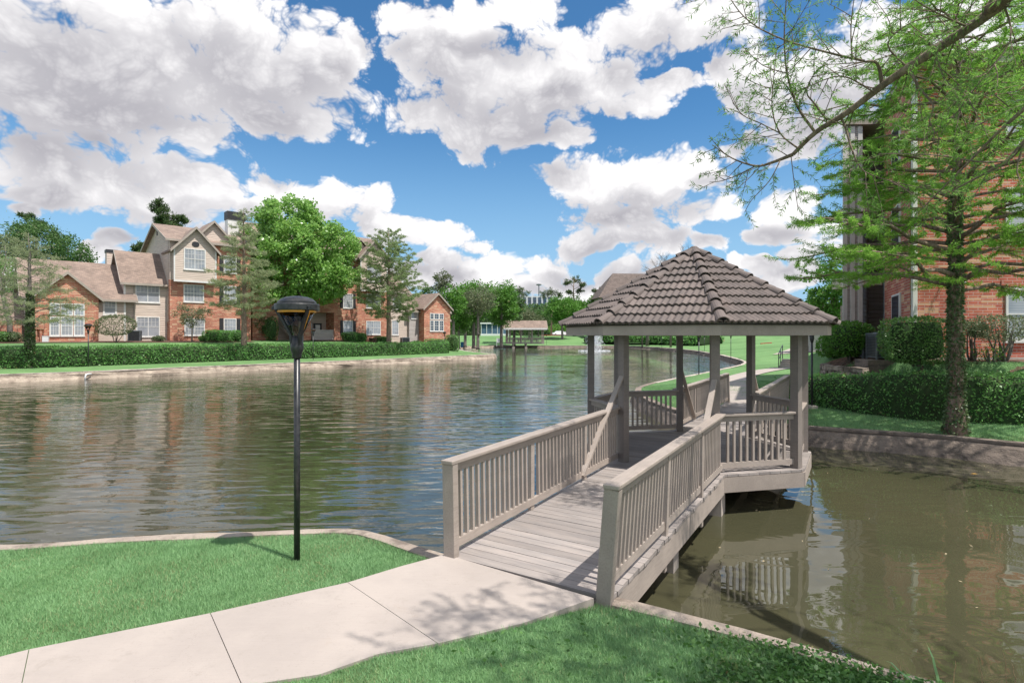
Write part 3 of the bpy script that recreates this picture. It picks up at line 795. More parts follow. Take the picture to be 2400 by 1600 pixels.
def footbridge(x0, x1, label, flare, loc_dir):
    """x0: pavilion end, x1: bank end (pavilion axis)"""
    xc = (x0 + x1) / 2
    c, s = math.cos(GR), math.sin(GR)
    root = thing('footbridge', label, 'footbridge', (GC.x + xc * c, GC.y + xc * s, DECK), GR, 'plank footbridges to the pavilion')
    a, b_ = sorted((x0 - xc, x1 - xc))
    def lw(x): return .10 * (b_ - x) / (b_ - a) if x1 < x0 else 0.0   # the near bridge narrows a little on its left towards the bank
    d = MB(); x = a; rg = random.Random(int(abs(x1) * 10))
    while x < b_ - .03:
        xe = min(x + .139, b_); q = rg.uniform(-.008, .008)
        yl = .965 - lw(x)
        d.box(x, xe, -.965 + q, yl + q, -.04, rg.uniform(-.002, .002)); x = xe + .007
    d.build('deck', M['deck'], root)
    f = MB()
    for y in (-.93, .93, -.3, .3):
        k = lw(a) if y > .9 else 0; f.beam((a + .02, y - k, -.186), (b_ - .02, y, -.186), .044, .288)
    f.build('stringer', M['wood'], root)
    L = b_ - a; near = x1 < x0
    e0, e1 = x0 - xc, x1 - xc      # pavilion end, bank end
    for side in (1, -1):
        y = .90 * side
        ln = flare if side == -1 else 0.02
        A, B = Vector((e1, y - (lw(e1) if side == 1 else 0), 0)), Vector((e0, y, 0))
        dd = (B - A).normalized(); nx = Vector((-dd.y, dd.x, 0)); sg = 1 if nx.y * side > 0 else -1
        railing(root, A, B, 1.0, (ln, 0.0), (0.35, 0.70), (1, 0), sg, .112 if near else .138, .42)
        m = MB(); iy = y - .05 * side; sd_ = 1 if e1 > e0 else -1
        m.beam((e0 + sd_ * 1.70, iy, .10), (e0 + sd_ * .06, iy - .045 * side, 1.55), 0.038, 0.085, (0, 1, 0)); m.build('brace', M['wood'], root)
    if True:
        for y in (-.72, .72): p = MB(); p.box((e0 + e1) / 2 - .12, (e0 + e1) / 2 + .12, y - .12, y + .12, -1.4, -.332); p.build('pier', M['concrete'], root)
    return root
footbridge(-1.93, -7.0, 'grey brown plank footbridge in the foreground from the sidewalk to the pavilion', 0.08, -1)
footbridge(1.93, 8.5, 'plank footbridge behind the pavilion leading to the winding path', 0.05, 1)

# ------------------------------------------------------------------ lamp posts
def lensmat():
    m, nt, p = new_mat('clear_lamp_lens'); p.inputs['Base Color'].default_value = (.9, .92, .92, 1); p.inputs['Roughness'].default_value = .04
    tr = nt.node('ShaderNodeBsdfTransparent'); tr.inputs[0].default_value = (.96, .97, .97, 1); mx = nt.node('ShaderNodeMixShader'); fr = nt.node('ShaderNodeFresnel'); fr.inputs[0].default_value = 1.35
    nt.link(fr.outputs[0], mx.inputs[0]); nt.link(tr.outputs[0], mx.inputs[1]); gl = nt.node('ShaderNodeBsdfGlossy'); gl.inputs['Roughness'].default_value = .05; nt.link(gl.outputs[0], mx.inputs[2]); nt.link(mx.outputs[0], nt.n['Material Output'].inputs['Surface']); return m
M['lens'] = lensmat()
LAMP = None
def lamp_post(x, y, label, z=None, rz=0.0):
    global LAMP
    z = LZ(x, y) if z is None else z
    if LAMP is None:
        root = thing('lamp_post', label, 'lamp post', (x, y, z), rz, 'black lamp posts round the pond')
        p = MB(); p.tube([(0, 0, -.15), (0, 0, 2.14)], .031, 14); p.build('pole', M['metal_black'], root, True)
        s = MB(); s.lathe([(.036, 2.08), (.046, 2.10), (.048, 2.13), (.062, 2.165), (.066, 2.23), (.060, 2.24), (.058, 2.31), (.04, 2.312)], 16); s.build('socket', M['metal_black'], root, True)
        for an in (200, -40, 80):
            a = MB(); c, n = math.cos(R(an)), math.sin(R(an))
            pts = [(.052, 2.22, .046), (.066, 2.33, .038), (.135, 2.46, .034), (.200, 2.575, .034), (.222, 2.615, .036)]
            for q in range(len(pts) - 1):
                (r0, z0, w0), (r1, z1, w1) = pts[q], pts[q + 1]
                a.beam((c * r0, n * r0, z0), (c * r1, n * r1, z1), (w0 + w1) / 2, .026, (c, n, 0))
            a.lathe([(.014, 0), (.014, .034), (.006, .04)], 8, (c * .228, n * .228, 2.575)); a.build('arm', M['metal_black'], root)
        h = MB(); h.lathe([(.02, 2.586), (.19, 2.572), (.214, 2.572), (.220, 2.578), (.221, 2.630), (.214, 2.638), (.192, 2.640)], 40); h.lathe([(.190, 2.640), (.188, 2.662), (.180, 2.668)], 40); h.lathe([(.179, 2.668), (.150, 2.692), (.105, 2.709), (.05, 2.718), (.0, 2.72)], 40)
        hd = h.build('lamp_head', M['metal_black'], root)
        g = MB(); g.lathe([(.168, 2.549), (.188, 2.552), (.188, 2.571), (.168, 2.571)], 36)
        for an in (-28,):
            c, n = math.cos(R(an)), math.sin(R(an)); g.beam((c * .062, n * .062, 2.325), (c * .178, n * .178, 2.55), .010, .018, (c, n, 0))
        g.build('gasket', M['amber'], hd)
        ln = MB(); ln.lathe([(.052, 2.313), (.168, 2.548), (.164, 2.548), (.049, 2.313)], 28); ln.f = ln.f[:-2]; ln.m = ln.m[:-2]; ln.build('lens', M['lens'], root, True)
        LAMP = root; return root
    o = copy_tree(LAMP); o.location = (x, y, z); o.rotation_euler = (0, 0, rz); o['label'] = label
    return o
q = G(696, 1312, .69)
lamp_post(q.x, q.y, 'black lamp post standing in the near lawn in the foreground', LZ(q.x, q.y))
def lamp_at(px, py, z, label, rz=0.0, sc=1.0):
    for _ in range(6):
        p = G(px, py, z); z = LZ(p.x, p.y)
    o = lamp_post(p.x, p.y, label, z, rz); o.scale = (sc, sc, sc); return o
lamp_at(207, 865, .65, 'lamp post on the left bank in front of the hedge and single storey brick gable', .4, 1.14)
lamp_at(734, 841, .65, 'lamp post on the left bank in front of the stair entrance of the apartments', 1.0, 1.1)
lamp_at(1042, 831, .65, 'lamp post at the right end of the left hedge near the far brick gable', 2.0)
lamp_post((1122 - 1200) / FOC * 84, 84, 'lamp post at the tip of the hedge before the far trees', None, 2.6)
lamp_post((1281 - 1200) / FOC * 135, 135, 'small distant lamp post right of the covered bridge', None, 0.3)
nl = lamp_at(1903, 957, .75, 'lamp post on a concrete block by the right hedge, behind the pavilion', 1.4)
blk = MB(); blk.box(-.13, .13, -.13, .13, -.1, .10, .012); blk.build('footing', M['concrete'], nl)
lamp_at(1638, 877, .8, 'lamp post on the lawn tip behind the pavilion, left of the path', 2.2)
lamp_post((1651 - 1200) / FOC * 88, 88, 'distant lamp post on the far lawn above the curved wall', None, 0.9)
lamp_post((1713 - 1200) / FOC * 62, 62, 'lamp post on the far lawn slope, nearest the path', None, 2.9)
lamp_post((1551 - 1200) / FOC * 108, 108, 'distant lamp post on the far bank beside the clipped ground cover', None, 1.9)
# ------------------------------------------------------------------ foliage
M['leaf_maple'] = leafmat('leaves_maple', (0.120, 0.290, 0.040), (0.360, 0.560, 0.160), .40, .30, .6, .9)
M['leaf_cyp'] = leafmat('leaves_cypress', (0.150, 0.330, 0.040), (0.260, 0.470, 0.080), .5, .6, .2)
M['leaf_sparse'] = leafmat('leaves_young_cypress', (0.250, 0.300, 0.155), (0.360, 0.410, 0.230), .5, .7, .2)
M['leaf_near'] = leafmat('leaves_overhanging_cypress', (0.110, 0.240, 0.050), (0.200, 0.360, 0.085), .5, .6, .2)
M['leaf_mid'] = leafmat('leaves_mid_green', (0.077, 0.210, 0.028), (0.154, 0.322, 0.056), .3, .5, .3)
M['leaf_deep'] = leafmat('leaves_deep_green', (0.060, 0.135, 0.036), (0.112, 0.203, 0.060), .25, .5, .3)
M['leaf_pine'] = leafmat('needles_pine', (0.051, 0.094, 0.032), (0.109, 0.160, 0.058), .15, .6, .2)
M['leaf_grey'] = leafmat('leaves_grey_green', (0.120, 0.156, 0.078), (0.192, 0.216, 0.120), .3, .6, .25)
M['leaf_hedge'] = leafmat('leaves_hedge', (0.085, 0.235, 0.058), (0.210, 0.430, 0.115), .25, .45, .4)
M['leaf_shrub'] = leafmat('leaves_shrub', (0.078, 0.202, 0.037), (0.186, 0.333, 0.101), .25, .4, .45)
M['leaf_pale'] = leafmat('leaves_variegated', (0.099, 0.165, 0.066), (0.286, 0.341, 0.209), .25, .45, .4)
M['leaf_ivy'] = leafmat('leaves_ivy', (0.059, 0.130, 0.038), (0.189, 0.242, 0.105), .2, .4, .5)
M['leaf_cover'] = leafmat('leaves_ground_cover', (0.062, 0.169, 0.035), (0.150, 0.288, 0.075), .25, .4, .45)
M['leaf_cypgrey'] = leafmat('leaves_feathery_green', (0.200, 0.280, 0.110), (0.290, 0.370, 0.170), .45, .7, .2)
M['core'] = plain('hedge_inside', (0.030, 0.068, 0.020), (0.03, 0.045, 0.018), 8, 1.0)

def unit(a): return a / (np.linalg.norm(a, axis=1, keepdims=True) + 1e-9)
def leaf_arrays(pos, d, L, W, rg):
    n = len(pos); d = unit(d); s = unit(np.cross(d, rg.normal(size=(n, 3))))
    L = (L * rg.uniform(.55, 1.4, n))[:, None]; W = (W * rg.uniform(.7, 1.25, n))[:, None]
    V = np.stack([pos, pos + d * L * .45 + s * W * .5, pos + d * L, pos + d * L * .45 - s * W * .5], 1)
    return V.reshape(-1, 3)
def leaf_obj(name, Vs, mat, parent=None):
    V = np.concatenate(Vs) if isinstance(Vs, list) else Vs
    F = np.arange(len(V), dtype=np.int32).reshape(-1, 4)
    return mesh_obj(name, V, F, mat, parent, uv=False)
def bend(p, q, k, rg, sag=0.0, jit=0.05):
    p, q = np.array(p, float), np.array(q, float); L = np.linalg.norm(q - p); P = []
    for i in range(k + 1):
        t = i / k; x = p + (q - p) * t
        if 0 < i < k: x = x + rg.normal(0, jit * L, 3)
        x[2] += sag * L * 4 * t * (1 - t)
        P.append(x)
    return P

def broadleaf(name, label, base, H, c, rad, ncl, nl, ls, mat, seed, tr=.16, cr=.55, bark='bark', cat='tree', group=None, lw=.65, limbs=14, lump=.30, trunk_top=None, shell=.35, flat=1.0):
    rg = np.random.default_rng(seed)
    root = thing(name, label, cat, base, 0, group)
    c = np.array(c, float); rad = np.array(rad, float)
    dirs = unit(rg.normal(size=(ncl, 3)))
    ld = unit(rg.normal(size=(9, 3))); la = rg.uniform(.4, 1.0, 9)
    bump_ = ((np.maximum(dirs @ ld.T, 0) ** 6) * la).max(1)
    r = (shell + (1 - shell) * rg.uniform(0, 1, ncl) ** .55) * (1 - lump + lump * 1.4 * bump_)
    C = c + dirs * r[:, None] * rad
    C = C[C[:, 2] > .25]
    ncl = len(C)
    sz = cr * rg.uniform(.65, 1.3, ncl)
    off = unit(rg.normal(size=(ncl * nl, 3))) * (rg.uniform(0, 1, (ncl * nl, 1)) ** .5)
    off[:, 2] *= .75 * flat
    P = np.repeat(C, nl, axis=0) + off * np.repeat(sz, nl)[:, None]
    d = rg.normal(size=P.shape) * .9 + unit(P - c) * .6 + np.array([0, 0, -.25])
    leaf_obj('crown', leaf_arrays(P, d, ls, ls * lw, rg), mat, root)
    t = MB(); tt = trunk_top if trunk_top is not None else c[2] + rad[2] * .45
    ax = [np.array([0, 0, -.2]), np.array([0, 0, .25]), np.array([c[0] * .25 + rg.normal(0, .05), c[1] * .25, tt * .4]), np.array([c[0] * .6, c[1] * .6, tt * .7]), np.array([c[0] * .9, c[1] * .9, tt])]
    t.tube(ax, [tr * 1.5, tr * 1.1, tr * .9, tr * .65, tr * .2], 9)
    pick = rg.permutation(ncl)[:limbs]
    for i in pick:
        f = rg.uniform(.35, .85); k = f * 3; i0 = 1 + min(int(k), 2); a = ax[i0] + (ax[i0 + 1] - ax[i0]) * (k - int(k))
        a = np.array([a[0], a[1], min(a[2], C[i][2])])
        B = bend(a, C[i], 4, rg, .05, .05); r0 = tr * .42 * (1.1 - f * .6)
        t.tube(B, [r0 * (1 - .2 * q) for q in range(5)], 5)
    t.build('trunk', M[bark], root, True)
    return root

def cypress(label, base, H, cb, R0, nb, seed, leafmat_, leafL, leafW, per_twig, tr=.14, twigs=9, bark='bark_grey', ivy=0.0, droop=.10, power=.75, up=.18, trunk_pts=None, name='cypress_tree', ivyleaf=.07, flare=1.9, bmin=.25, widest=0.0, twl=.42, group=None, brk=.016):
    rg = np.random.default_rng(seed); root = thing(name, label, 'tree', base, rg.uniform(0, 6), group)
    root.rotation_euler = (0, 0, 0)
    t = MB(); br = MB(); LV = []
    n = 12; ax = []; rad = []
    for i in range(n + 1):
        f = i / n
        ax.append(np.array([rg.normal(0, .012 * H * f * .4), rg.normal(0, .012 * H * f * .4), H * f - (.15 if i == 0 else 0)]))
        rad.append(tr * (1 - f) ** .8 + .008 + (tr * (flare - 1) * max(0, 1 - f * 14)))
    ax.insert(1, np.array([0, 0, H * .02])); rad.insert(1, tr * (1 + (flare - 1) * .45))
    t.tube(ax, rad, 10)
    def axp(z):
        f = max(0, min(.999, z / H)) * n; i = int(f); A = [ax[0]] + ax[2:]
        return A[i] + (A[i + 1] - A[i]) * (f - i)
    for k in range(nb):
        f = (k + rg.uniform(0, .9)) / nb; z = cb + (H - cb) * f * .98
        prof = (1 - f) ** power if f > widest else (.72 + .28 * f / max(widest, 1e-3)) * (1 - widest) ** power
        L = R0 * max(.07, prof) * rg.uniform(.72, 1.08)
        az = k * 2.39996 + rg.uniform(-.35, .35); d = np.array([math.cos(az), math.sin(az), 0])
        a = axp(z); e = a + d * L + np.array([0, 0, L * rg.uniform(up - .16, up + .12)])
        B = bend(a, e, 6, rg, droop * rg.uniform(.3, 1.4), .018); r0 = max(.010, min(tr * .40, L * brk))
        br.tube(B, [r0 * (1 - .14 * q) + .003 for q in range(7)], 4)
        m = max(3, int(twigs * (L / R0) ** .7 + 2))
        for q in range(m):
            s = bmin + (1 - bmin) * (q + rg.uniform(0, 1)) / m; i = min(5, int(s * 6)); p = B[i] + (B[i + 1] - B[i]) * (s * 6 - i)
            sd_ = 1 if q % 2 else -1; ln = L * twl * (1.12 - s * .75) * rg.uniform(.6, 1.15) + .06
            dv = d * rg.uniform(.35, .9) + sd_ * np.array([-d[1], d[0], 0]) * rg.uniform(.4, 1.0) + np.array([0, 0, rg.uniform(-.30, .28)])
            dv /= np.linalg.norm(dv)
            T = bend(p, p + dv * ln, 3, rg, -.04, .03); br.tube(T, [max(.003, r0 * .32), max(.0025, r0 * .22), .0022, .0016], 3, False)
            kk = max(3, int(per_twig * (ln / (R0 * .25)) ** .8)); tt = rg.uniform(.1, 1.0, kk) * 3; ii = np.minimum(2, tt.astype(int)); TA = np.array(T)
            P = TA[ii] + (TA[ii + 1] - TA[ii]) * (tt - ii)[:, None] + rg.normal(0, .012 + leafL * .12, (kk, 3))
            dl = dv * .5 + rg.normal(0, .6, (kk, 3)) + np.array([0, 0, -.25])
            LV.append(leaf_arrays(P, dl, leafL, leafW, rg))
    t.build('trunk', M[bark], root, True); br.build('branches', M[bark], root, True)
    leaf_obj('crown', LV, leafmat_, root)
    if ivy:
        m = int(ivy * 800); z = rg.uniform(0, ivy, m); th = rg.uniform(0, 6.283, m)
        f = z / H; rr = tr * (1 - f) ** .8 + tr * (flare - 1) * np.maximum(0, 1 - f * 14) + rg.uniform(.0, .02, m)
        A = np.array([axp(v) for v in z]); P = A + np.stack([np.cos(th) * rr, np.sin(th) * rr, 0 * z], 1)
        dl = np.stack([np.cos(th), np.sin(th), 0 * z], 1) * .6 + rg.normal(0, .5, (m, 3)) + np.array([0, 0, -.5])
        leaf_obj('ivy', leaf_arrays(P, dl, ivyleaf, ivyleaf * .75, rg), M['leaf_ivy'], root)
    return root

def hedge(label, pts, width, height_, mat, ls, dens, seed, name='hedge', group=None, zs=None, round_=.18, cat='hedge'):
    """clipped hedge along pts (world x,y), standing on the ground"""
    rg = np.random.default_rng(seed)
    P = [np.array(p, float) for p in pts]; Q = [P[0]]
    for a, b in zip(P[:-1], P[1:]):
        m = max(1, int(np.linalg.norm(b - a) / .6))
        for k in range(1, m + 1): Q.append(a + (b - a) * k / m)
    Q = np.array(Q); n = len(Q); c0 = Q[n // 2]
    z = land_z(Q[:, 0], Q[:, 1]) if zs is None else np.full(n, zs)
    tt = np.concatenate([[0], np.cumsum(np.linalg.norm(np.diff(Q, axis=0), axis=1))]); pt_ = np.array([tt[np.argmin(((Q - np.array(p)) ** 2).sum(1))] for p in pts])
    hv = np.interp(tt, pt_, height_) if hasattr(height_, '__len__') else np.full(n, float(height_)); height = float(hv.max())
    T = np.gradient(Q, axis=0); T /= np.linalg.norm(T, axis=1)[:, None]; N2 = np.stack([-T[:, 1], T[:, 0]], 1)
    w = width / 2
    root = MB()
    ring = [(-w, 0), (-w * .97, height * .5), (-w * .9, height - round_), (-w + round_ * 1.2, height), (w - round_ * 1.2, height), (w * .9, height - round_), (w * .97, height * .5), (w, 0)]
    ht = (1 + rg.normal(0, .02, n)) * hv / height
    V = []; F = []; k = len(ring); sh = .90
    for i in range(n):
        for o, h in ring: V.append((Q[i][0] + N2[i][0] * o * sh - c0[0], Q[i][1] + N2[i][1] * o * sh - c0[1], z[i] - z[n // 2] + h * (.95) * ht[i] - .03 * (h == 0)))
    for i in range(n - 1):
        for j in range(k - 1): F.append((i * k + j, i * k + j + 1, (i + 1) * k + j + 1, (i + 1) * k + j))
    F.append(tuple(range(k))); F.append(tuple((n - 1) * k + j for j in reversed(range(k))))
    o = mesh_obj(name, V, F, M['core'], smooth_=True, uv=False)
    o.location = (c0[0], c0[1], z[n // 2]); tag(o, label, cat, group)
    # leaves over the outside
    L = np.linalg.norm(np.diff(Q, axis=0), axis=1).sum(); per = sum(math.dist(ring[i], ring[i + 1]) for i in range(k - 1))
    m = int(L * per * dens); t = rg.uniform(0, n - 1.001, m); i = t.astype(int); f = (t - i)[:, None]
    C = Q[i] + (Q[i + 1] - Q[i]) * f; NN = unit(N2[i] + (N2[i + 1] - N2[i]) * f); zz = z[i] + (z[i + 1] - z[i]) * f[:, 0]; hh = ht[i] + (ht[i + 1] - ht[i]) * f[:, 0]
    seg = np.array([math.dist(ring[j], ring[j + 1]) for j in range(k - 1)]); cs = np.concatenate([[0], np.cumsum(seg)])
    u = rg.uniform(0, per, m); j = np.clip(np.searchsorted(cs, u) - 1, 0, k - 2); g = (u - cs[j]) / seg[j]
    rn = np.array(ring); o2 = rn[j] + (rn[j + 1] - rn[j]) * g[:, None]
    tn = rn[j + 1] - rn[j]; nn = np.stack([-tn[:, 1], tn[:, 0]], 1); nn /= np.linalg.norm(nn, axis=1)[:, None]; 
    jit = rg.normal(-.01, .04, m) + .05 * np.sin(t * 1.9 + 2.1 * np.sin(t * .37)) * np.sin(u * 3.1 + t * .8) + .025 * np.sin(t * 6.3 + u * 5)
    off = o2[:, 0] + nn[:, 0] * jit; hz = o2[:, 1] * hh + nn[:, 1] * jit
    Pp = np.stack([C[:, 0] + NN[:, 0] * off - c0[0], C[:, 1] + NN[:, 1] * off - c0[1], zz + hz - z[n // 2]], 1)
    d = np.stack([NN[:, 0] * nn[:, 0], NN[:, 1] * nn[:, 0], nn[:, 1]], 1) * .7 + rg.normal(0, .75, (m, 3)) + np.array([0, 0, -.15])
    # both ends
    leaf_obj('foliage', leaf_arrays(Pp, d, ls, ls * .6, rg), mat, o)
    return o

def bush(label, loc, rad, mat, ls, n, seed, name='bush', boxy=2.0, stems=6, lift=0.0, group=None, core=True, cat='shrub', jit=.06, lump=.12):
    """clipped or loose shrub: superellipsoid of leaves over stems"""
    rg = np.random.default_rng(seed); root = thing(name, label, cat, loc, 0, group); rad = np.array(rad, float)
    d = unit(rg.normal(size=(n, 3))); s = (np.abs(d) ** boxy).sum(1) ** (-1 / boxy)
    ld = unit(rg.normal(size=(8, 3))); bm = ((np.maximum(d @ ld.T, 0)) ** 5).max(1)
    k = s * (1 - lump + lump * 1.3 * bm) * (1 - np.abs(rg.normal(0, jit, n)))
    C = np.array([0, 0, rad[2] + lift]); P = C + d * k[:, None] * rad
    P = P[P[:, 2] > .03]
    dl = unit(P - C) * .7 + rg.normal(0, .75, P.shape)
    leaf_obj('foliage', leaf_arrays(P, dl, ls, ls * .62, rg), mat, root)
    st = MB()
    for i in range(stems):
        a = rg.uniform(0, 6.28); e = C + np.array([math.cos(a) * rad[0] * rg.uniform(.2, .7), math.sin(a) * rad[1] * rg.uniform(.2, .7), rg.uniform(.1, .6) * rad[2]])
        st.tube(bend((math.cos(a) * .08, math.sin(a) * .08, -.05), e, 4, rg, .05, .04), [.035, .028, .02, .014, .008], 5)
    st.build('stems', M['bark_grey'], root, True)
    if core:
        c = MB(); prof = []
        for i in range(9):
            a = math.pi * i / 8 - math.pi / 2; prof.append((max(.01, math.cos(a)) ** (2 / boxy) * .80, math.copysign(abs(math.sin(a)) ** (2 / boxy), math.sin(a)) * .80))
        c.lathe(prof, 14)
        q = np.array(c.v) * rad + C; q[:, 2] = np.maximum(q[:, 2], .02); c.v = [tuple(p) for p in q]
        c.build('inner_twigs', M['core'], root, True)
    return root
# ------------------------------------------------------------------ apartments on the left bank
FL = 2.30
class Facade:
    """a building whose long front runs along u from P at bearing phi; v points away from the pond"""
    def __init__(s, root, px, Y, phi):
        s.P = Vector(((px - 1200) / FOC * Y, Y)); s.c, s.s = math.cos(phi), math.sin(phi); s.root = root
        root.location = (s.P.x, s.P.y, FL); root.rotation_euler = (0, 0, phi)
    def U(s, px, v):
        k = (px - 1200) / FOC
        return (k * (s.P.y + s.c * v) - s.P.x + s.s * v) / (s.c - k * s.s)
    def Z(s, px, py, v):
        u = s.U(px, v); Y = s.P.y + s.s * u + s.c * v
        return EYE + (HOR - py) * Y / FOC - FL
def window(b, u0, u1, z0, z1, v, cols=2, rows=2, root=None, mat='glass', frame=.09, grid=None, sill=True):
    """framed window standing 4 cm proud of the wall plane v (front is -v)"""
    f = MB(); t = .05
    f.box(u0, u0 + frame, v - t, v, z0, z1); f.box(u1 - frame, u1, v - t, v, z0, z1)
    f.box(u0 + frame, u1 - frame, v - t, v, z1 - frame, z1); f.box(u0 + frame, u1 - frame, v - t, v, z0, z0 + frame)
    if sill: f.box(u0 - .04, u1 + .04, v - t - .03, v, z0 - .07, z0 - .002)
    w = f.build('window', M['trim'], b)
    g = MB(); g.box(u0 + frame, u1 - frame, v - .018, v - .001, z0 + frame, z1 - frame); g.build('pane', M[mat], w)
    m = MB(); iw = u1 - u0 - 2 * frame; ih = z1 - z0 - 2 * frame
    for k in range(1, cols):
        u = u0 + frame + iw * k / cols; th = .05 if cols == 2 and not grid else .03
        m.box(u - th, u + th, v - .045, v - .018, z0 + frame, z1 - frame)
    for k in range(1, rows):
        z = z0 + frame + ih * k / rows; m.box(u0 + frame, u1 - frame, v - .040, v - .0182, z - .02, z + .02)
    if grid:
        gc, gr, zlo = grid
        for k in range(1, gc):
            u = u0 + frame + iw * k / gc; m.box(u - .011, u + .011, v - .030, v - .0184, z0 + frame + ih * zlo, z1 - frame)
        for k in range(1, gr):
            z = z0 + frame + ih * (zlo + (1 - zlo) * k / gr); m.box(u0 + frame, u1 - frame, v - .0295, v - .0186, z - .011, z + .011)
    if len(m.f): m.build('muntins', M['trim'], w)
    return w
def gable_roof(b, u0, u1, v0, v1, ze, zr, axis, over=.35, th=.14, name='roof', mat='shingle', trim=True):
    """gable roof over the rectangle; axis 'u' ridge along u, 'v' ridge along v"""
    m = MB()
    if axis == 'v':
        c = (u0 + u1) / 2; sl = (zr - ze) / (c - u0); e0, e1 = u0 - over, u1 + over; zz = ze - over * sl; a, d = v0 - over, v1
        for s in (0, 1):
            x = e0 if s == 0 else e1
            m.prism([(x, a, zz), (c, a, zr), (c, a, zr + th), (x, a, zz + th)], (0, d - a, 0))
        roof = m.build(name, M[mat], b)
        if trim:
            r = MB()
            for x, sg in ((e0, 1), (e1, -1)):
                r.prism([(x, a - .04, zz - .10), (c, a - .04, zr - .10), (c, a - .04, zr + th + .005), (x, a - .04, zz + th + .005)], (0, .036, 0))
            r.build('rake_trim', M['trim_tan'], roof)
    else:
        c = (v0 + v1) / 2; sl = (zr - ze) / (c - v0); zz = ze - over * sl; a, d = u0 - over, u1 + over
        for x in (v0 - over, v1 + over):
            m.prism([(a, x, zz), (a, c, zr), (a, c, zr + th), (a, x, zz + th)], (d - a, 0, 0))
        roof = m.build(name, M[mat], b)
        if trim:
            r = MB()
            r.box(a, d, v0 - over - .05, v0 - over - .002, zz - .06, zz + th + .002)
            for x in (a - .04, d + .004):
                for y in (v0 - over, v1 + over):
                    r.prism([(x, y, zz - .10), (x, c, zr - .10), (x, c, zr + th + .006), (x, y, zz + th + .006)], (.036, 0, 0))
            r.build('rake_trim', M['trim_tan'], roof)
    return roof
def gable_wall(u0, u1, v0, v1, z0, ze, zr, axis='v'):
    m = MB()
    if axis == 'v': m.prism([(u0, v0, z0), (u1, v0, z0), (u1, v0, ze), ((u0 + u1) / 2, v0, zr), (u0, v0, ze)], (0, v1 - v0, 0))
    else: m.prism([(u0, v0, z0), (u0, v1, z0), (u0, v1, ze), (u0, (v0 + v1) / 2, zr), (u0, v0, ze)], (u1 - u0, 0, 0))
    return m
def shutters(b, u0, u1, z0, z1, v, w=.36):
    for x in (u0 - w - .03, u1 + .03):
        m = MB(); m.box(x, x + w, v - .045, v, z0, z1, .008)
        m.box(x + .05, x + w - .05, v - .052, v - .046, z0 + .1, (z0 + z1) / 2 - .05); m.box(x + .05, x + w - .05, v - .052, v - .046, (z0 + z1) / 2 + .05, z1 - .1)
        m.build('shutter', M['shutter'], b)

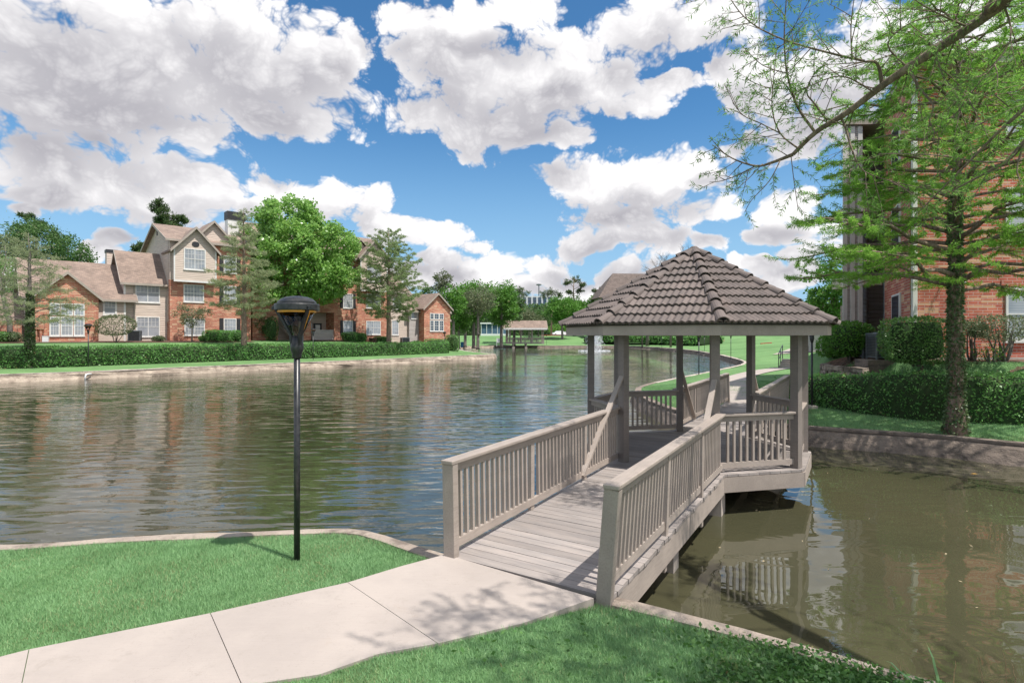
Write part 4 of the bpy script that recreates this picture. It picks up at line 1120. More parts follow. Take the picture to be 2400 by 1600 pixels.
def left_half():
    b = thing('apartment_building', 'brick and tan siding apartment block with three storey gable on the left bank', 'building')
    f = Facade(b, 454, 54.0, R(44)); U, Z = f.U, f.Z
    d = 10.5
    # three storey brick block
    vb = 0.35; vbay = 0.0
    L0, L1 = U(398, vb), U(588, vb); ze3 = 9.9; z3f = Z(455, 658, 0.0) + .03
    m = MB(); m.box(L0, L1, vb, d, -.3, z3f); m.build('brick_wall', M['brick'], b)
    m = MB(); m.box(L0 + .003, L1, vb + .02, d - .003, z3f + .002, ze3); m.build('siding_wall', M['siding'], b)
    b0, b1 = U(406, vbay), U(505, vbay)
    m = MB(); m.box(b1 + .002, L1 - .003, vb - .002, vb + .018, z3f, ze3 - .3); m.build('brick_wall', M['brick'], b)
    zb0 = Z(455, 658, vbay) ; zb1 = Z(455, 590, vbay) + .15
    gw = gable_wall(b0, b1, vbay - .25, vb + .4, zb0, zb1 + .1, zb1 + 2.05)
    bay = gw.build('bay', M['siding'], b)
    t = MB()
    for u in (b0 - .02, b1 - .10): t.box(u, u + .12, vbay - .28, vbay - .252, zb0, zb1)
    t.box(b0 - .02, b1 + .02, vbay - .285, vbay - .254, zb0 - .18, zb0 - .002); t.build('corner_trim', M['trim'], bay)
    gable_roof(b, b0, b1, vbay - .25, 3.2, zb1 + .06, zb1 + 2.08, 'v', .35)
    o = MB(); o.lathe([(.0, 0), (.30, 0), (.30, .03), (.24, .032), (.0, .033)], 20); 
    q = np.array(o.v); c = ((b0 + b1) / 2, vbay - .252, zb1 + .55); o.v = [(c[0] + p[0] * 1.1, c[1] - p[2], c[2] + p[1] * .9) for p in q]
    o.f = [tuple(reversed(k)) for k in o.f]; o.build('gable_vent', M['shutter'], bay)
    window(b, U(429, vbay), U(480, vbay), Z(454, 633, vbay), Z(454, 584, vbay), vbay - .252, 2, 2, grid=(6, 4, .05))
    for (x0, x1, y0, y1) in ((430, 478, 708, 667), (432, 480, 786, 746)):
        window(b, U(x0, vb), U(x1, vb), Z(454, y0, vb), Z(454, y1, vb), vb, 2, 2, grid=(6, 4, .05))
    for (y0, y1) in ((711, 670), (785, 746), (640, 600)):
        u0, u1 = U(524, vb), U(554, vb); z0, z1 = Z(540, y0, vb), Z(540, y1, vb); v_ = vb
        window(b, u0, u1, z0, z1, v_, 1, 2, grid=(4, 4, 0)); shutters(b, u0, u1, z0, z1, v_)
    # main roof, its left gable end, and the larger cross gable behind the bay
    zr = Z(362, 523, 4.5)
    gable_roof(b, L0, L1, vb, d, ze3 - .05, zr, 'u', .42)
    m = gable_wall(L0 + .006, L0 + .3, vb + .02, d - .02, ze3 - .02, ze3, zr - .12, 'u'); m.build('siding_wall', M['siding'], b)
    w = MB(); w.box(L0 - .03, L0 + .004, (vb + d) / 2 - .2, (vb + d) / 2 + .2, ze3 + .9, ze3 + 1.6); w.build('gable_vent', M['shutter'], b)
    c0, c1 = U(452, .9), U(545, .9); zc = Z(488, 520, .9)
    gable_wall(c0, c1, .75, 3, ze3 - .02, ze3 + .2, zc - .05).build('siding_wall', M['siding'], b)
    gable_roof(b, c0, c1, .75, 4.6, ze3 + .15, zc, 'v', .30)
    m = MB(); m.box(L0 - .02, L0 - .001, vb + .5, d - .03, 2.0, ze3 + .02); m.build('siding_wall', M['siding'], b)
    # chimney
    vC = 4.2; u0, u1 = U(534, vC), U(574, vC); zt, zc2 = Z(554, 497, vC), Z(554, 516, vC)
    m = MB(); m.box(u0, u1, vC, vC + 1.0, ze3, zc2); ch = m.build('chimney', M['trim'], b)
    m = MB(); m.box(u0 - .06, u1 + .06, vC - .06, vC + 1.06, zc2 + .002, zt); m.build('chimney_cap', M['shutter'], ch)
    # two storey siding wing
    v2 = 1.3; s0 = U(290, v2); s1 = L0 - .004
    z2 = Z(330, 657, v2)
    m = MB(); m.box(s0, s1, v2, d, -.3, z2); m.build('siding_wall', M['siding'], b)
    z2r = Z(300, 593, 4.6)
    gable_roof(b, s0 + .1, s1 - .45, v2, 2 * 4.6 - v2 - .6, z2 - .05, z2r, 'u', .40)
    m = gable_wall(s0, s0 + .2, v2 + .02, 2 * 4.6 - v2 - .62, z2 - .03, z2, z2r - .15, 'u'); m.build('siding_wall', M['siding'], b)
    window(b, U(317, v2), U(374.6, v2), Z(345, 709, v2), Z(345, 662, v2), v2, 2, 2, grid=(6, 2, .5))
    window(b, U(319, v2), U(374.6, v2), Z(345, 789, v2), Z(345, 742, v2), v2, 2, 2, grid=(6, 2, .5))
    m = MB(); u = U(314, v2); m.box(u - .06, u + .06, v2 - .10, v2 - .02, -.2, z2 - .1); m.build('downspout', M['trim_tan'], b)
    m = MB(); m.box(s0 - .012, s0 + .14, v2 - .025, v2 - .001, -.2, z2 - .15); m.build('corner_trim', M['trim'], b)
    v_c = 6.6; u0, u1 = U(250, v_c), U(275, v_c)
    m = MB(); m.box(u0, u1, v_c, v_c + .9, 4.2, Z(262, 592, v_c)); ch = m.build('chimney', M['siding'], b)
    m = MB(); m.box(u0 - .05, u1 + .05, v_c - .05, v_c + .95, Z(262, 592, v_c) + .002, Z(262, 585, v_c)); m.build('chimney_cap', M['shutter'], ch)
    # single storey wing with the brick gable
    v1 = .9; o0, o1 = U(60, v1), s0 - .004
    z1 = Z(262, 697, v1)
    m = MB(); m.box(o0, o1, v1, d - .5, -.3, z1); m.build('siding_wall', M['siding'], b)
    gable_roof(b, o0, o1 + .55, v1, d - .5, z1 - .04, Z(200, 616, 4.6), 'u', .40)
    u0, u1 = U(241, v1), U(274, v1); window(b, u0, u1, Z(257, 738, v1), Z(257, 703, v1), v1, 1, 2, grid=(3, 2, .5), frame=.14)
    m = MB(); u = U(293, v1); m.box(u - .10, u + .06, v1 - .03, v1 - .001, -.2, z1 - .2); m.build('corner_trim', M['trim'], b)
    vg = -1.0; g0, g1 = U(80, vg), U(231, vg); zg = Z(155, 640, vg)
    zge = Z(231, 697, vg)
    gable_wall(g0, g1, vg, v1 - .003, -.3, zge, zg - .1).build('brick_wall', M['brick'], b)
    gable_roof(b, g0, g1, vg, 4.0, zge - .02, zg, 'v', .30)
    x = [115, 141, 172, 199]; zt_, zm, zb_ = Z(155, 711, vg), Z(155, 740, vg), Z(155, 787, vg)
    for i in range(3):
        u0, u1 = U(x[i], vg) + .02, U(x[i + 1], vg) - .02
        window(b, u0, u1, zm + .01, zt_, vg, 1, 1, grid=(3, 2, 0), sill=False); window(b, u0, u1, zb_, zm - .08, vg, 1, 2, grid=(3, 4, 0))
    m = MB(); m.box(U(115, vg) - .05, U(199, vg) + .05, vg - .03, vg - .001, zt_ + .02, zt_ + .26); m.build('lintel', M['brick'], b)
    # low garage wall at the very left
    vL = 2.0; a0, a1 = U(-40, vL), U(76, vL)
    m = MB(); m.box(a0, a1, vL, 8, -.3, Z(45, 752, vL)); m.build('siding_wall', M['siding'], b)
    gable_roof(b, a0, a1, vL, 8, Z(45, 754, vL), Z(45, 690, 5), 'u', .3)
    return f
FB = left_half()

def right_half():
    b = thing('apartment_building', 'brick apartment block behind the big maple with stair entrance and low brick gable', 'building', group=None)
    f = Facade(b, 874, 68.5, R(44)); U, Z = f.U, f.Z
    d = 10.5; v = .35; L0, L1 = U(592, v), U(912, v); ze = 10.1
    e0, e1 = U(652, v), U(730, v)         # stair entrance
    q0, q1 = U(731, v), U(781, v)         # porch
    m = MB(); m.box(L0, e0, v, d, -.3, ze); m.box(q1 + .35, L1, v, d, -.3, ze); m.box(e1 - .9, q0 - .1, v, d - 1, -.3, ze)
    m.box(e0 + .002, e1 - .902, v + .01, d, 3.3, ze - .01); m.box(q0 - .098, q1 + .348, v + .01, d, 3.3, ze - .01); m.box(q1, q1 + .348, v - .2, d, -.3, 3.298)
    m.build('brick_wall', M['brick'], b)
    m = MB(); m.box(e0, e1 - .9, 3.4, 3.6, -.3, 3.29); m.box(q0 - .1, q1, 2.2, 2.4, -.3, 3.29); m.build('siding_wall', M['siding'], b)
    s = MB()
    for k in range(11): s.box(e0 + .7 + k * .16, e0 + 1.9 + k * .16 - .3, 3.0 - k * .16, 3.28 - k * .16, 2.4 - k * .2, 2.45 - k * .2)
    s.beam((e0 + .6, 3.0, 2.3), (e0 + 2.3, 1.3, .1), .05, .22); st = s.build('stair', M['trim_tan'], b)
    rl = MB(); rl.beam((e1 - 1.3, v - .7, .2), (e1 - 1.3, v - .7, 1.1), .04, .04); rl.beam((e1 - 1.3, v - .7, 1.1), (e1 - 1.6, v + 1.2, 1.9), .04, .04); rl.build('handrail', M['metal_black'], b)
    p = MB(); p.box(q0 - .02, q1 - .03, v - .15, v - .03, -.2, 1.3); p.build('porch_wall', M['siding2'], b)
    dr = MB(); dr.box(q0 + 1.0, q0 + 2.0, 2.12, 2.196, -.1, 2.1); do = dr.build('door', M['shutter'], b)
    dg = MB(); dg.box(q0 + 1.22, q0 + 1.78, 2.10, 2.118, 1.05, 1.9); dg.build('door_glass', M['trim'], do)
    window(b, q0 + .05, q0 + .8, .95, 2.05, 2.198, 1, 2, mat='glass_dark', grid=(2, 4, 0))
    for (y0, y1) in ((785, 751), (722, 688), (657, 624)):
        u0, u1 = U(804, v), U(827, v); z0, z1 = Z(816, y0, v), Z(816, y1, v)
        window(b, u0, u1, z0, z1, v, 1, 2, grid=(4, 4, 0)); shutters(b, u0, u1, z0, z1, v, .33)
    for (y0, y1) in ((784, 752), (722, 688)):
        window(b, U(858, v), U(892, v), Z(874, y0, v), Z(874, y1, v), v, 2, 2, grid=(6, 4, .05))
    vb = -.1; b0, b1 = U(843, vb), U(906, vb); zb0, zb1 = Z(874, 680, vb), Z(874, 603, vb)
    bay = gable_wall(b0, b1, vb - .2, v + .3, zb0, zb1, zb1 + 2.0).build('bay', M['siding'], b)
    t = MB()
    for u in (b0 - .02, b1 - .1): t.box(u, u + .12, vb - .232, vb - .202, zb0, zb1)
    t.box(b0 - .02, b1 + .02, vb - .235, vb - .204, zb0 - .18, zb0 - .002); t.build('corner_trim', M['trim'], bay)
    gable_roof(b, b0, b1, vb - .2, 3, zb1 - .02, zb1 + 2.05, 'v', .35)
    window(b, U(858, vb), U(891, vb), Z(874, 660, vb), Z(874, 623, vb), vb - .202, 2, 2, grid=(6, 4, .05))
    c0, c1 = U(796, .8), U(886, .8)
    gable_wall(c0, c1, .7, 3, ze - .05, ze + .1, Z(840, 566, .8)).build('siding_wall', M['siding'], b)
    gable_roof(b, c0, c1, .7, 4.6, ze + .05, Z(840, 562, .8), 'v', .3)
    gable_roof(b, L0, L1, v, d, ze - .05, 13.4, 'u', .4)
    # lower wings on the right
    v2 = 1.0; s1 = U(955, v2)
    m = MB(); m.box(L1 + .003, s1, v2, d, -.3, 6.4); m.build('siding_wall', M['siding'], b)
    gable_roof(b, L1 + .4, s1, v2, d - 1, 6.35, 9.2, 'u', .35)
    window(b, U(918, v2), U(934, v2), Z(926, 785, v2), Z(926, 750, v2), v2, 1, 2, grid=(3, 4, 0)); window(b, U(920, v2), U(940, v2), Z(930, 725, v2), Z(930, 700, v2), v2, 1, 2)
    v3 = .6; t1 = U(1000, v3); z3 = Z(975, 728, v3)
    m = MB(); m.box(s1 + .003, t1, v3, d, -.3, z3); m.build('siding_wall', M['siding2'], b)
    gable_roof(b, s1, U(1050, v3), v3, d, z3 - .03, Z(985, 690, 4.5), 'u', .35)
    window(b, U(963, v3), U(978, v3), Z(970, 747, v3), Z(970, 730, v3), v3, 1, 2)
    vg = -.6; g0, g1 = U(994, vg), U(1055, vg); zg, zge = Z(1024, 689, vg), Z(1055, 723, vg)
    gable_wall(g0, g1, vg, v3 + 4, -.3, zge, zg - .1).build('brick_wall', M['brick'], b)
    gable_roof(b, g0, g1, vg, 5, zge - .02, zg, 'v', .32)
    x = [1007, 1017, 1029, 1040]; zt_, zm, zb_ = Z(1023, 734, vg), Z(1023, 749, vg), Z(1023, 776, vg)
    for i in range(3):
        u0, u1 = U(x[i], vg) + .02, U(x[i + 1], vg) - .02
        window(b, u0, u1, zm + .01, zt_, vg, 1, 1, grid=(2, 2, 0), sill=False, mat='glass_dark'); window(b, u0, u1, zb_, zm - .08, vg, 1, 2, grid=(2, 4, 0), mat='glass_dark')
    m = MB(); m.box(g1, g1 + 1.6, vg + 2.4, vg + 6, -.3, 2.8); m.build('siding_wall', M['siding'], b)
    gable_roof(b, g1, g1 + 1.6, vg + 2.4, vg + 6, 2.8, 3.8, 'u', .25)
    return f
FC = right_half()

# ------------------------------------------------------------------ brick apartments on the right
def right_building():
    Yf = 17.2; fl = 2.20
    x0 = (2133 - 1200) / FOC * Yf
    b = thing('apartment_building', 'red brick three storey apartment block with balconies on the right, behind the ivy trunk', 'building', (x0, Yf, fl))
    def X(px, Y): return (px - 1200) / FOC * Y - x0
    def Z(py, Y): return EYE + (HOR - py) / FOC * Y - fl
    top = 9.0
    Yb = 21.2; xb = X(2073, Yb)
    m = MB()
    m.prism([(0, 0, .12), (13, 0, .12), (13, 9, .12), (xb + 4, Yb - Yf + 3.5, .12), (xb, Yb - Yf, .12)], (0, 0, top - .12))
    m.build('brick_wall', M['brick2'], b)
    m = MB(); m.prism([(-.02, -.03, -.4), (13, -.03, -.4), (13, 9, -.4), (xb + 4, Yb - Yf + 3.5, -.4), (xb - .02, Yb - Yf, -.4)], (0, 0, .518)); m.build('foundation', M['concrete'], b)
    m = MB(); m.box(.02, .16, -.10, -.004, -.2, top - .3); m.build('downspout', M['trim'], b)
    for (y0, y1) in ((798, 674), (569, 440), (340, 216)):
        z0, z1 = Z(y0, Yf), Z(y1, Yf); u0 = X(2355, Yf)
        window(b, u0, u0 + 1.75, z0, z1, -.001, 2, 2, frame=.07)
        l = MB(); l.box(u0 - .12, u0 + 1.87, -.022, -.001, z1 + .01, z1 + .24); l.build('lintel', M['brick2'], b)
        window(b, u0 + 5.2, u0 + 6.95, z0, z1, -.001, 2, 2, frame=.07)
    # narrow window on the receding side
    d = Vector((xb, Yb - Yf, 0)).normalized(); n = Vector((-d.y, d.x, 0)); Lr = math.hypot(xb, Yb - Yf)
    def side_box(mb, s0, s1, o0, o1, z0, z1):
        P = [Vector((0, 0, z0)) + d * s + n * o for s, o in ((s0, o0), (s1, o0), (s1, o1), (s0, o1))]
        mb.prism(P, (0, 0, z1 - z0))
    for zb in (.75, 3.75, 6.5):
        f = MB(); side_box(f, Lr * .30, Lr * .62, .0, .05, zb, zb + 1.45); w = f.build('window', M['trim'], b)
        g = MB(); side_box(g, Lr * .33, Lr * .59, .052, .062, zb + .07, zb + 1.38); g.build('pane', M['glass_dark'], w)
    # back wing with recessed balconies
    yb = Yb - Yf + .6; xl = X(1976, Yf + yb); xr = xb + .2; xm = X(2020, Yf + yb)
    m = MB(); m.prism([(xl, yb, -.4), (xm, yb, -.4), (xm + 4.6, yb + 6, -.4), (xl + 4.6, yb + 6, -.4)], (0, 0, top + .4)); m.prism([(xm + 1.3, yb + 2.0, -.39), (xr + 1.5, yb + 2.0, -.39), (xr + 5, yb + 6.01, -.39), (xm + 4.4, yb + 6.01, -.39)], (0, 0, top + .38)); m.build('siding_wall', M['siding2'], b)
    for k, z in enumerate((2.75, 5.6)):
        s = MB(); s.box(xm - .03, xr, yb - .15, yb + 1.998, z, z + .42); bl = s.build('balcony', M['siding'], b)
        r = MB(); zt = z + 1.42
        r.box(xm, xr, yb - .10, yb - .05, zt - .06, zt); r.box(xm, xr, yb - .10, yb - .05, z + .52, z + .57)
        x = xm + .08
        while x < xr: r.box(x - .012, x + .012, yb - .088, yb - .062, z + .57, zt - .06); x += .115
        r.build('balcony_rail', M['metal_black'], bl)
    t = MB()
    for u in (xl - .02, xl + .28, xm - .16): t.box(u, u + .17, yb - .03, yb - .001, -.3, top - .05)
    t.build('corner_trim', M['trim'], b)
    dr = MB(); dr.box(xm + .35, xm + 1.15, yb + 1.95, yb + 1.998, -.05, 2.05); dr.build('door', M['siding'], b)
    e = MB(); e.prism([(-.3, -.45, top + .002), (13.4, -.45, top + .002), (13.4, 10, top + .002), (xb + 4, 10, top + .002), (xb + .05, yb, top + .002)], (0, 0, .22)); e.prism([(xl + .02, yb - .12, top + .003), (xr + .5, yb - .12, top + .003), (xr + 5.5, yb + 6.5, top + .003), (xl + 4.7, yb + 6.5, top + .003)], (0, 0, .2)); ev = e.build('eaves', M['trim_tan'], b)
    rf = MB(); rf.prism([(-.35, -.5, top + .224), (13.5, -.5, top + .224), (13.5, 4.6, top + 1.9), (4.5, 4.6, top + 1.9)], (0, .02, .12)); rf.prism([(-.35, -.5, top + .226), (4.5, 4.6, top + 1.9), (xb + 4.5, 10, top + .226), (xb + .05, yb, top + .226)], (.02, 0, .12))
    rf.build('roof', M['shingle'], b)
    return b
right_building()
# ------------------------------------------------------------------ planting on the left bank
def on(px, Y):
    """ground point below the photo column px at distance Y"""
    x = (px - 1200) / FOC * Y
    return (x, Y, LZ(x, Y))
def front(F_, px, off):
    """ground point off metres before a facade, below the photo column px"""
    u = F_.U(px, -off); x, y = F_.P.x + F_.c * u + F_.s * off, F_.P.y + F_.s * u - F_.c * off
    return (x, y, LZ(x, y))
def shore_offset(P, o, ids):
    """shoreline of a bank pushed o metres inland"""
    Q = np.array(P, float); T = np.gradient(Q, axis=0); T /= np.linalg.norm(T, axis=1)[:, None]; N = np.stack([T[:, 1], -T[:, 0]], 1)
    t = Q[len(Q) // 2] + N[len(Q) // 2] * .5
    if shore_sd(t[:1], t[1:])[0][0] < 0: N = -N
    return Q + N * o
LO = shore_offset([(-5.2,68.4),(-9.5,62.1),(-14.1,56.4),(-18.7,50.8),(-23.9,44.5),(-29.2,37.6),(-32.1,34.95),(-42,27),(-50,22)], 3.9, None)
hedge('long clipped hedge along the left bank below the brick apartments', [tuple(p) for p in LO], 1.3, 1.32, M['leaf_hedge'], .14, 150, 21, zs=None)
cypress('ivy covered sparse cypress at the far left in front of the brick gable', on(70, 38.6), 9.4, 2.6, 3.6, 60, 31, M['leaf_sparse'], .17, .026, 62, tr=.24, twigs=11, ivy=5.2, ivyleaf=.13, flare=1.5, power=.6, brk=.010)
cypress('sparse cypress in front of the three storey gable, left of the big maple', on(572, 50.2), 13.8, 3.6, 3.7, 74, 32, M['leaf_sparse'], .19, .034, 80, tr=.28, twigs=12, flare=1.35, power=.7, widest=.15, bark='bark', brk=.009, up=.28)
cypress('green feathery cypress in front of the right brick block, right of the maple', on(911, 63.5), 14.2, 3.4, 4.7, 80, 33, M['leaf_cypgrey'], .20, .042, 120, tr=.30, twigs=13, flare=1.35, power=.42, widest=.25, bark='bark', brk=.008, up=.50, droop=.02)
p = on(706, 60.5)
broadleaf('broadleaf_tree', 'big bright green maple in front of the brick apartments on the left bank', p, 16, (0, 0, 9.5), (6.7, 5.6, 6.9), 430, 105, .30, M['leaf_maple'], 41, .26, .86, lw=.8, limbs=30, lump=.26, shell=.38)
broadleaf('small_tree', 'small crape myrtle with several stems in front of the three storey brick wall', front(FB, 450, 1.9), 3.8, (0, 0, 2.5), (2.0, 1.6, 1.35), 46, 60, .12, M['leaf_grey'], 42, .06, .40, bark='bark_grey', limbs=20, lump=.3)
broadleaf('small_tree', 'dark leafy small tree left of the stair entrance behind the left sparse cypress', on(612, 60), 3.4, (0, 0, 1.8), (1.3, 1.1, 1.6), 40, 60, .15, M['leaf_deep'], 43, .07, .45, limbs=8)
for i, (px, F_, off, rad, mt, lab, bx, n) in enumerate([
    (271, FB, 2.2, (1.30, 1.0, .78), 'leaf_grey', 'round bare stemmed shrub in front of the single storey siding wall', 2.2, 1500),
    (498, FB, 1.3, (.62, .55, .46), 'leaf_hedge', 'dark clipped box shrub below the shuttered window, nearest the crape myrtle', 5, 900),
    (527, FB, 1.3, (.60, .55, .44), 'leaf_hedge', 'dark clipped box shrub below the shuttered window, between two alike', 5, 900),
    (557, FB, 1.3, (.60, .55, .46), 'leaf_hedge', 'dark clipped box shrub below the shuttered window, nearest the maple', 5, 900),
    (636, FC, 1.0, (.55, .5, 1.05), 'leaf_deep', 'dark upright shrub left of the brick pillar of the stair entrance', 3, 900),
    (820, FC, 1.4, (.75, .6, .42), 'leaf_hedge', 'low dark hedge block below the shuttered window of the right brick block', 5, 900),
    (842, FC, 1.4, (.7, .6, .45), 'leaf_hedge', 'low dark hedge block left of the round planter pot', 5, 900),
    (895, FC, 1.4, (.9, .6, .48), 'leaf_hedge', 'low dark hedge block behind the feathery cypress trunk', 5, 1000),
    (975, FC, 1.5, (.8, .6, .42), 'leaf_shrub', 'loose green shrub before the grey siding of the right wing', 2.5, 800),
    (1022, FC, 2.2, (1.35, .8, .62), 'leaf_hedge', 'wide clipped hedge block below the window of the far brick gable', 5, 1400),
    (1060, FC, 2.0, (.75, .7, .95), 'leaf_shrub', 'tall pale clipped shrub at the right end of the far brick gable', 5, 1300),
    (30, FB, 1.5, (.5, .5, .35), 'leaf_grey', 'spiky low clump by the low siding wall at the far left', 2, 500),
    (8, FB, 1.5, (.45, .45, .35), 'leaf_shrub', 'green low clump at the left edge below the siding wall', 2, 500),
    (371, FB, 1.0, (.5, .4, .22), 'leaf_grey', 'low grey tuft below the lower window of the two storey wing', 2, 400),
    (478, FB, 1.5, (.4, .4, .25), 'leaf_shrub', 'low tuft at the foot of the crape myrtle', 2, 400)]):
    p = front(F_, px, off); n = int(n * 1.8); rad = tuple(q * 1.2 for q in rad); bush(lab, p, rad, M[mt], .12 if rad[2] > .4 else .10, n, 60 + i, boxy=bx, stems=7, lift=(.55 if i == 0 else 0), core=i != 0, group='shrubs along the left apartments')
def ac_unit(loc, rz, s, label):
    r = thing('condenser_unit', label, 'air conditioner', loc, rz, 'outdoor condenser units'); w, h = .42 * s, .86 * s
    c = MB(); c.box(-w + .03, w - .03, -w + .03, w - .03, 0.04, h - .05)
    for x in (-w, w - .05):
        for y in (-w, w - .05): c.box(x, x + .05, y, y + .05, 0, h - .04)
    c.build('cabinet', M['acgrey'], r)
    l = MB(); k = 0.10
    while k < h - .1:
        l.box(-w + .052, w - .052, -w + .004, -w + .029, k, k + .022); l.box(-w + .052, w - .052, w - .029, w - .004, k, k + .022)
        l.box(-w + .004, -w + .029, -w + .052, w - .052, k, k + .022); l.box(w - .029, w - .004, -w + .052, w - .052, k, k + .022); k += .05
    l.build('louvres', M['shutter'], r)
    t = MB(); t.box(-w - .01, w + .01, -w - .01, w + .01, h - .05, h, .012); t.lathe([(w * .8, h + .001), (w * .78, h + .03), (.05, h + .04)], 20); t.build('top_grille', M['acgrey'], r)
    return r
ac_unit(front(FB, 316, -.4), .45, 1.15, 'grey condenser unit beside the two storey siding wall, right of the round shrub')
ac_unit(front(FC, 949, .2), .5, 1.15, 'grey condenser unit in front of the right wing, right of the feathery cypress')
pt = thing('planter_pot', 'round brown planter pot among the low hedges of the right block', 'planter', front(FC, 874, 1.8)); m = MB(); m.lathe([(.28, 0), (.40, .35), (.46, .75), (.50, .78), (.50, .84), (.42, .84), (.40, .74)], 20); m.build('pot', M['soil'], pt, True)
ub = thing('utility_box', 'dark red meter box on the brick gable wall at the far left', 'utility box', front(FB, 91, 1.15), R(23)); z0 = ub.location.z
m = MB(); m.box(-.35, .35, -.12, .12, 1.05, 1.65, .02); m.build('cabinet', M['brick'], ub); m = MB(); m.box(-.22, -.10, -.06, .06, 0, 1.05); m.box(.08, .2, -.06, .06, 0, 1.05); m.build('conduits', M['brick'], ub)
ub = thing('utility_box', 'small white box on the ground below the red meter box', 'utility box', front(FB, 107, 1.3), R(23)); m = MB(); m.box(-.2, .2, -.12, .12, .02, .5, .015); m.build('cabinet', M['white_paint'], ub); m = MB(); m.box(-.22, .22, -.14, .14, .501, .53); m.build('lid', M['trim'], ub)
pp = thing('drain_pipe', 'small white pipe elbow at the water edge below the left bank lamp post', 'pipe', G(203, 889, .0)); m = MB(); m.tube([(.05, .35, .36), (.02, .05, .36), (0, -.06, .33), (-.02, -.09, .2), (-.03, -.10, -.1)], .05, 10); m.build('pipe', M['white_paint'], pp, True)
# bare pale trunk at the far left and the red gate behind it
lt = thing('leaning_tree', 'pale bare leaning trunk at the left edge by the low siding wall', 'tree', front(FB, 24, .6)); m = MB(); rg = np.random.default_rng(5)
m.tube([(0, 0, -.2), (-.05, 0, 1.5), (-.5, 0, 3.4), (-1.2, .2, 5.6)], [.22, .18, .16, .10], 9); 
for e in ((.8, .2, 6.6), (-2.2, 0, 7.2), (-1.0, .6, 7.8), (.2, -.4, 5.6)): m.tube(bend((-.6, 0, 3.8), e, 4, rg, .04, .04), [.09, .07, .05, .03, .015], 6)
m.build('trunk', M['bark_grey'], lt, True)
P = rg.normal(0, 1, (1500, 3)) * (1.6, 1.2, 1.3) + (-.6, 0, 6.6); leaf_obj('crown', leaf_arrays(P, rg.normal(size=P.shape), .16, .06, rg), M['leaf_sparse'], lt)
gt = thing('wooden_gate', 'reddish wooden fence panel at the left edge beside the low siding wall', 'fence', front(FB, 2, -1.2), R(20)); m = MB()
for k in range(9): m.box(-1.4 + k * .31, -1.1 + k * .31 - .012, -.02, .02, .05, 1.75)
m.build('boards', M['brick'], gt); m = MB(); m.box(-1.4, 1.4, .021, .06, .4, .5); m.box(-1.4, 1.4, .021, .06, 1.3, 1.4); m.build('rails', M['bark'], gt)

# background trees behind the left apartments
def bgtree(lab, px, Y, top, width, base_py, mat, seed, ncl=90, nl=42, ls=.4, dens=1.0, shape='round', cr=None, limbs=12, group='trees in the background', name='tree', zc=None, bark='bark_grey'):
    x = (px - 1200) / FOC * Y; z0 = LZ(x, Y); H = EYE + (HOR - top) / FOC * Y - z0; zb = EYE + (HOR - base_py) / FOC * Y - z0
    w = width / FOC * Y / 2
    zb = max(zb, .6)
    return broadleaf(name, lab, (x, Y, z0), H, (0, 0, (H + zb) / 2), (w, w * .9, (H - zb) / 2), ncl, nl, ls, M[mat], seed, .02 * H + .05, cr or w * .30, limbs=limbs, group=group, bark=bark, lw=.6)
bgtree('dense dark green tree rising behind the single storey roof at the left', 85, 84, 505, 165, 640, 'leaf_deep', 101, 140, 60, .34)
bgtree('grey green tree at the left edge behind the sparse ivy cypress', 0, 78, 520, 150, 720, 'leaf_grey', 102, 110, 50, .32)
bgtree('dark rounded tree sloping down behind the long brown roof', 160, 90, 555, 120, 650, 'leaf_deep', 103, 90, 50, .34)
bgtree('pale yellow green tree behind the roof at the far left', 22, 72, 590, 120, 770, 'leaf_mid', 104, 80, 50, .28)
def pine(lab, px, Y, top, lobes, seed, tr=.22, ls=.42, n=420, group='pines in the background', mat='leaf_pine'):
    """tall pine: tufted boughs at the given photo positions (px, py, radius px)"""
    rg = np.random.default_rng(seed); x = (px - 1200) / FOC * Y; z0 = LZ(x, Y); r = thing('pine_tree', lab, 'tree', (x, Y, z0), 0, group)
    H = EYE + (HOR - top) / FOC * Y - z0; t = MB(); t.tube([(0, 0, -.2), (.1, 0, H * .4), (-.1, .1, H * .75), (0, 0, H * .97)], [tr, tr * .8, tr * .55, tr * .15], 8); LV = []
    for (a, b_, rr) in lobes:
        c = np.array([(a - px) / FOC * Y, rg.uniform(-1.2, 1.2), EYE + (HOR - b_) / FOC * Y - z0]); rad = rr / FOC * Y
        z1 = min(c[2] - rad * .3, H * .95); t.tube(bend((0, 0, max(.5, z1 - abs(c[0]) * .35)), c, 4, rg, .03, .04), [tr * .3, tr * .26, tr * .2, tr * .12, .02], 5)
        for q in range(int(9 + rad * 3)):
            e = c + unit(rg.normal(size=(1, 3)))[0] * rad * rg.uniform(.3, 1) * (1, 1, .7)
            t.tube([c, (c + e) / 2 + (0, 0, .1), e], [.05, .035, .02], 3, False)
            P = e + rg.normal(0, .34, (n // 10, 3)) * (rad * .42, rad * .42, rad * .30); LV.append(leaf_arrays(P, rg.normal(size=P.shape) + (0, 0, .5), ls, ls * .26, rg))
    t.build('trunk', M['bark'], r, True); leaf_obj('crown', LV, M[mat], r); return r
pine('tall pine rising behind the three storey gable roof', 385, 84, 468, [(385,490,26),(372,515,22),(400,520,24),(432,515,14),(420,540,22),(350,560,14),(330,582,18),(345,596,12)], 111, n=1300)
pine('pine tip above the dark trees behind the left roof', 78, 96, 500, [(78,512,17),(100,530,18),(65,540,18),(112,552,14)], 112, n=900)

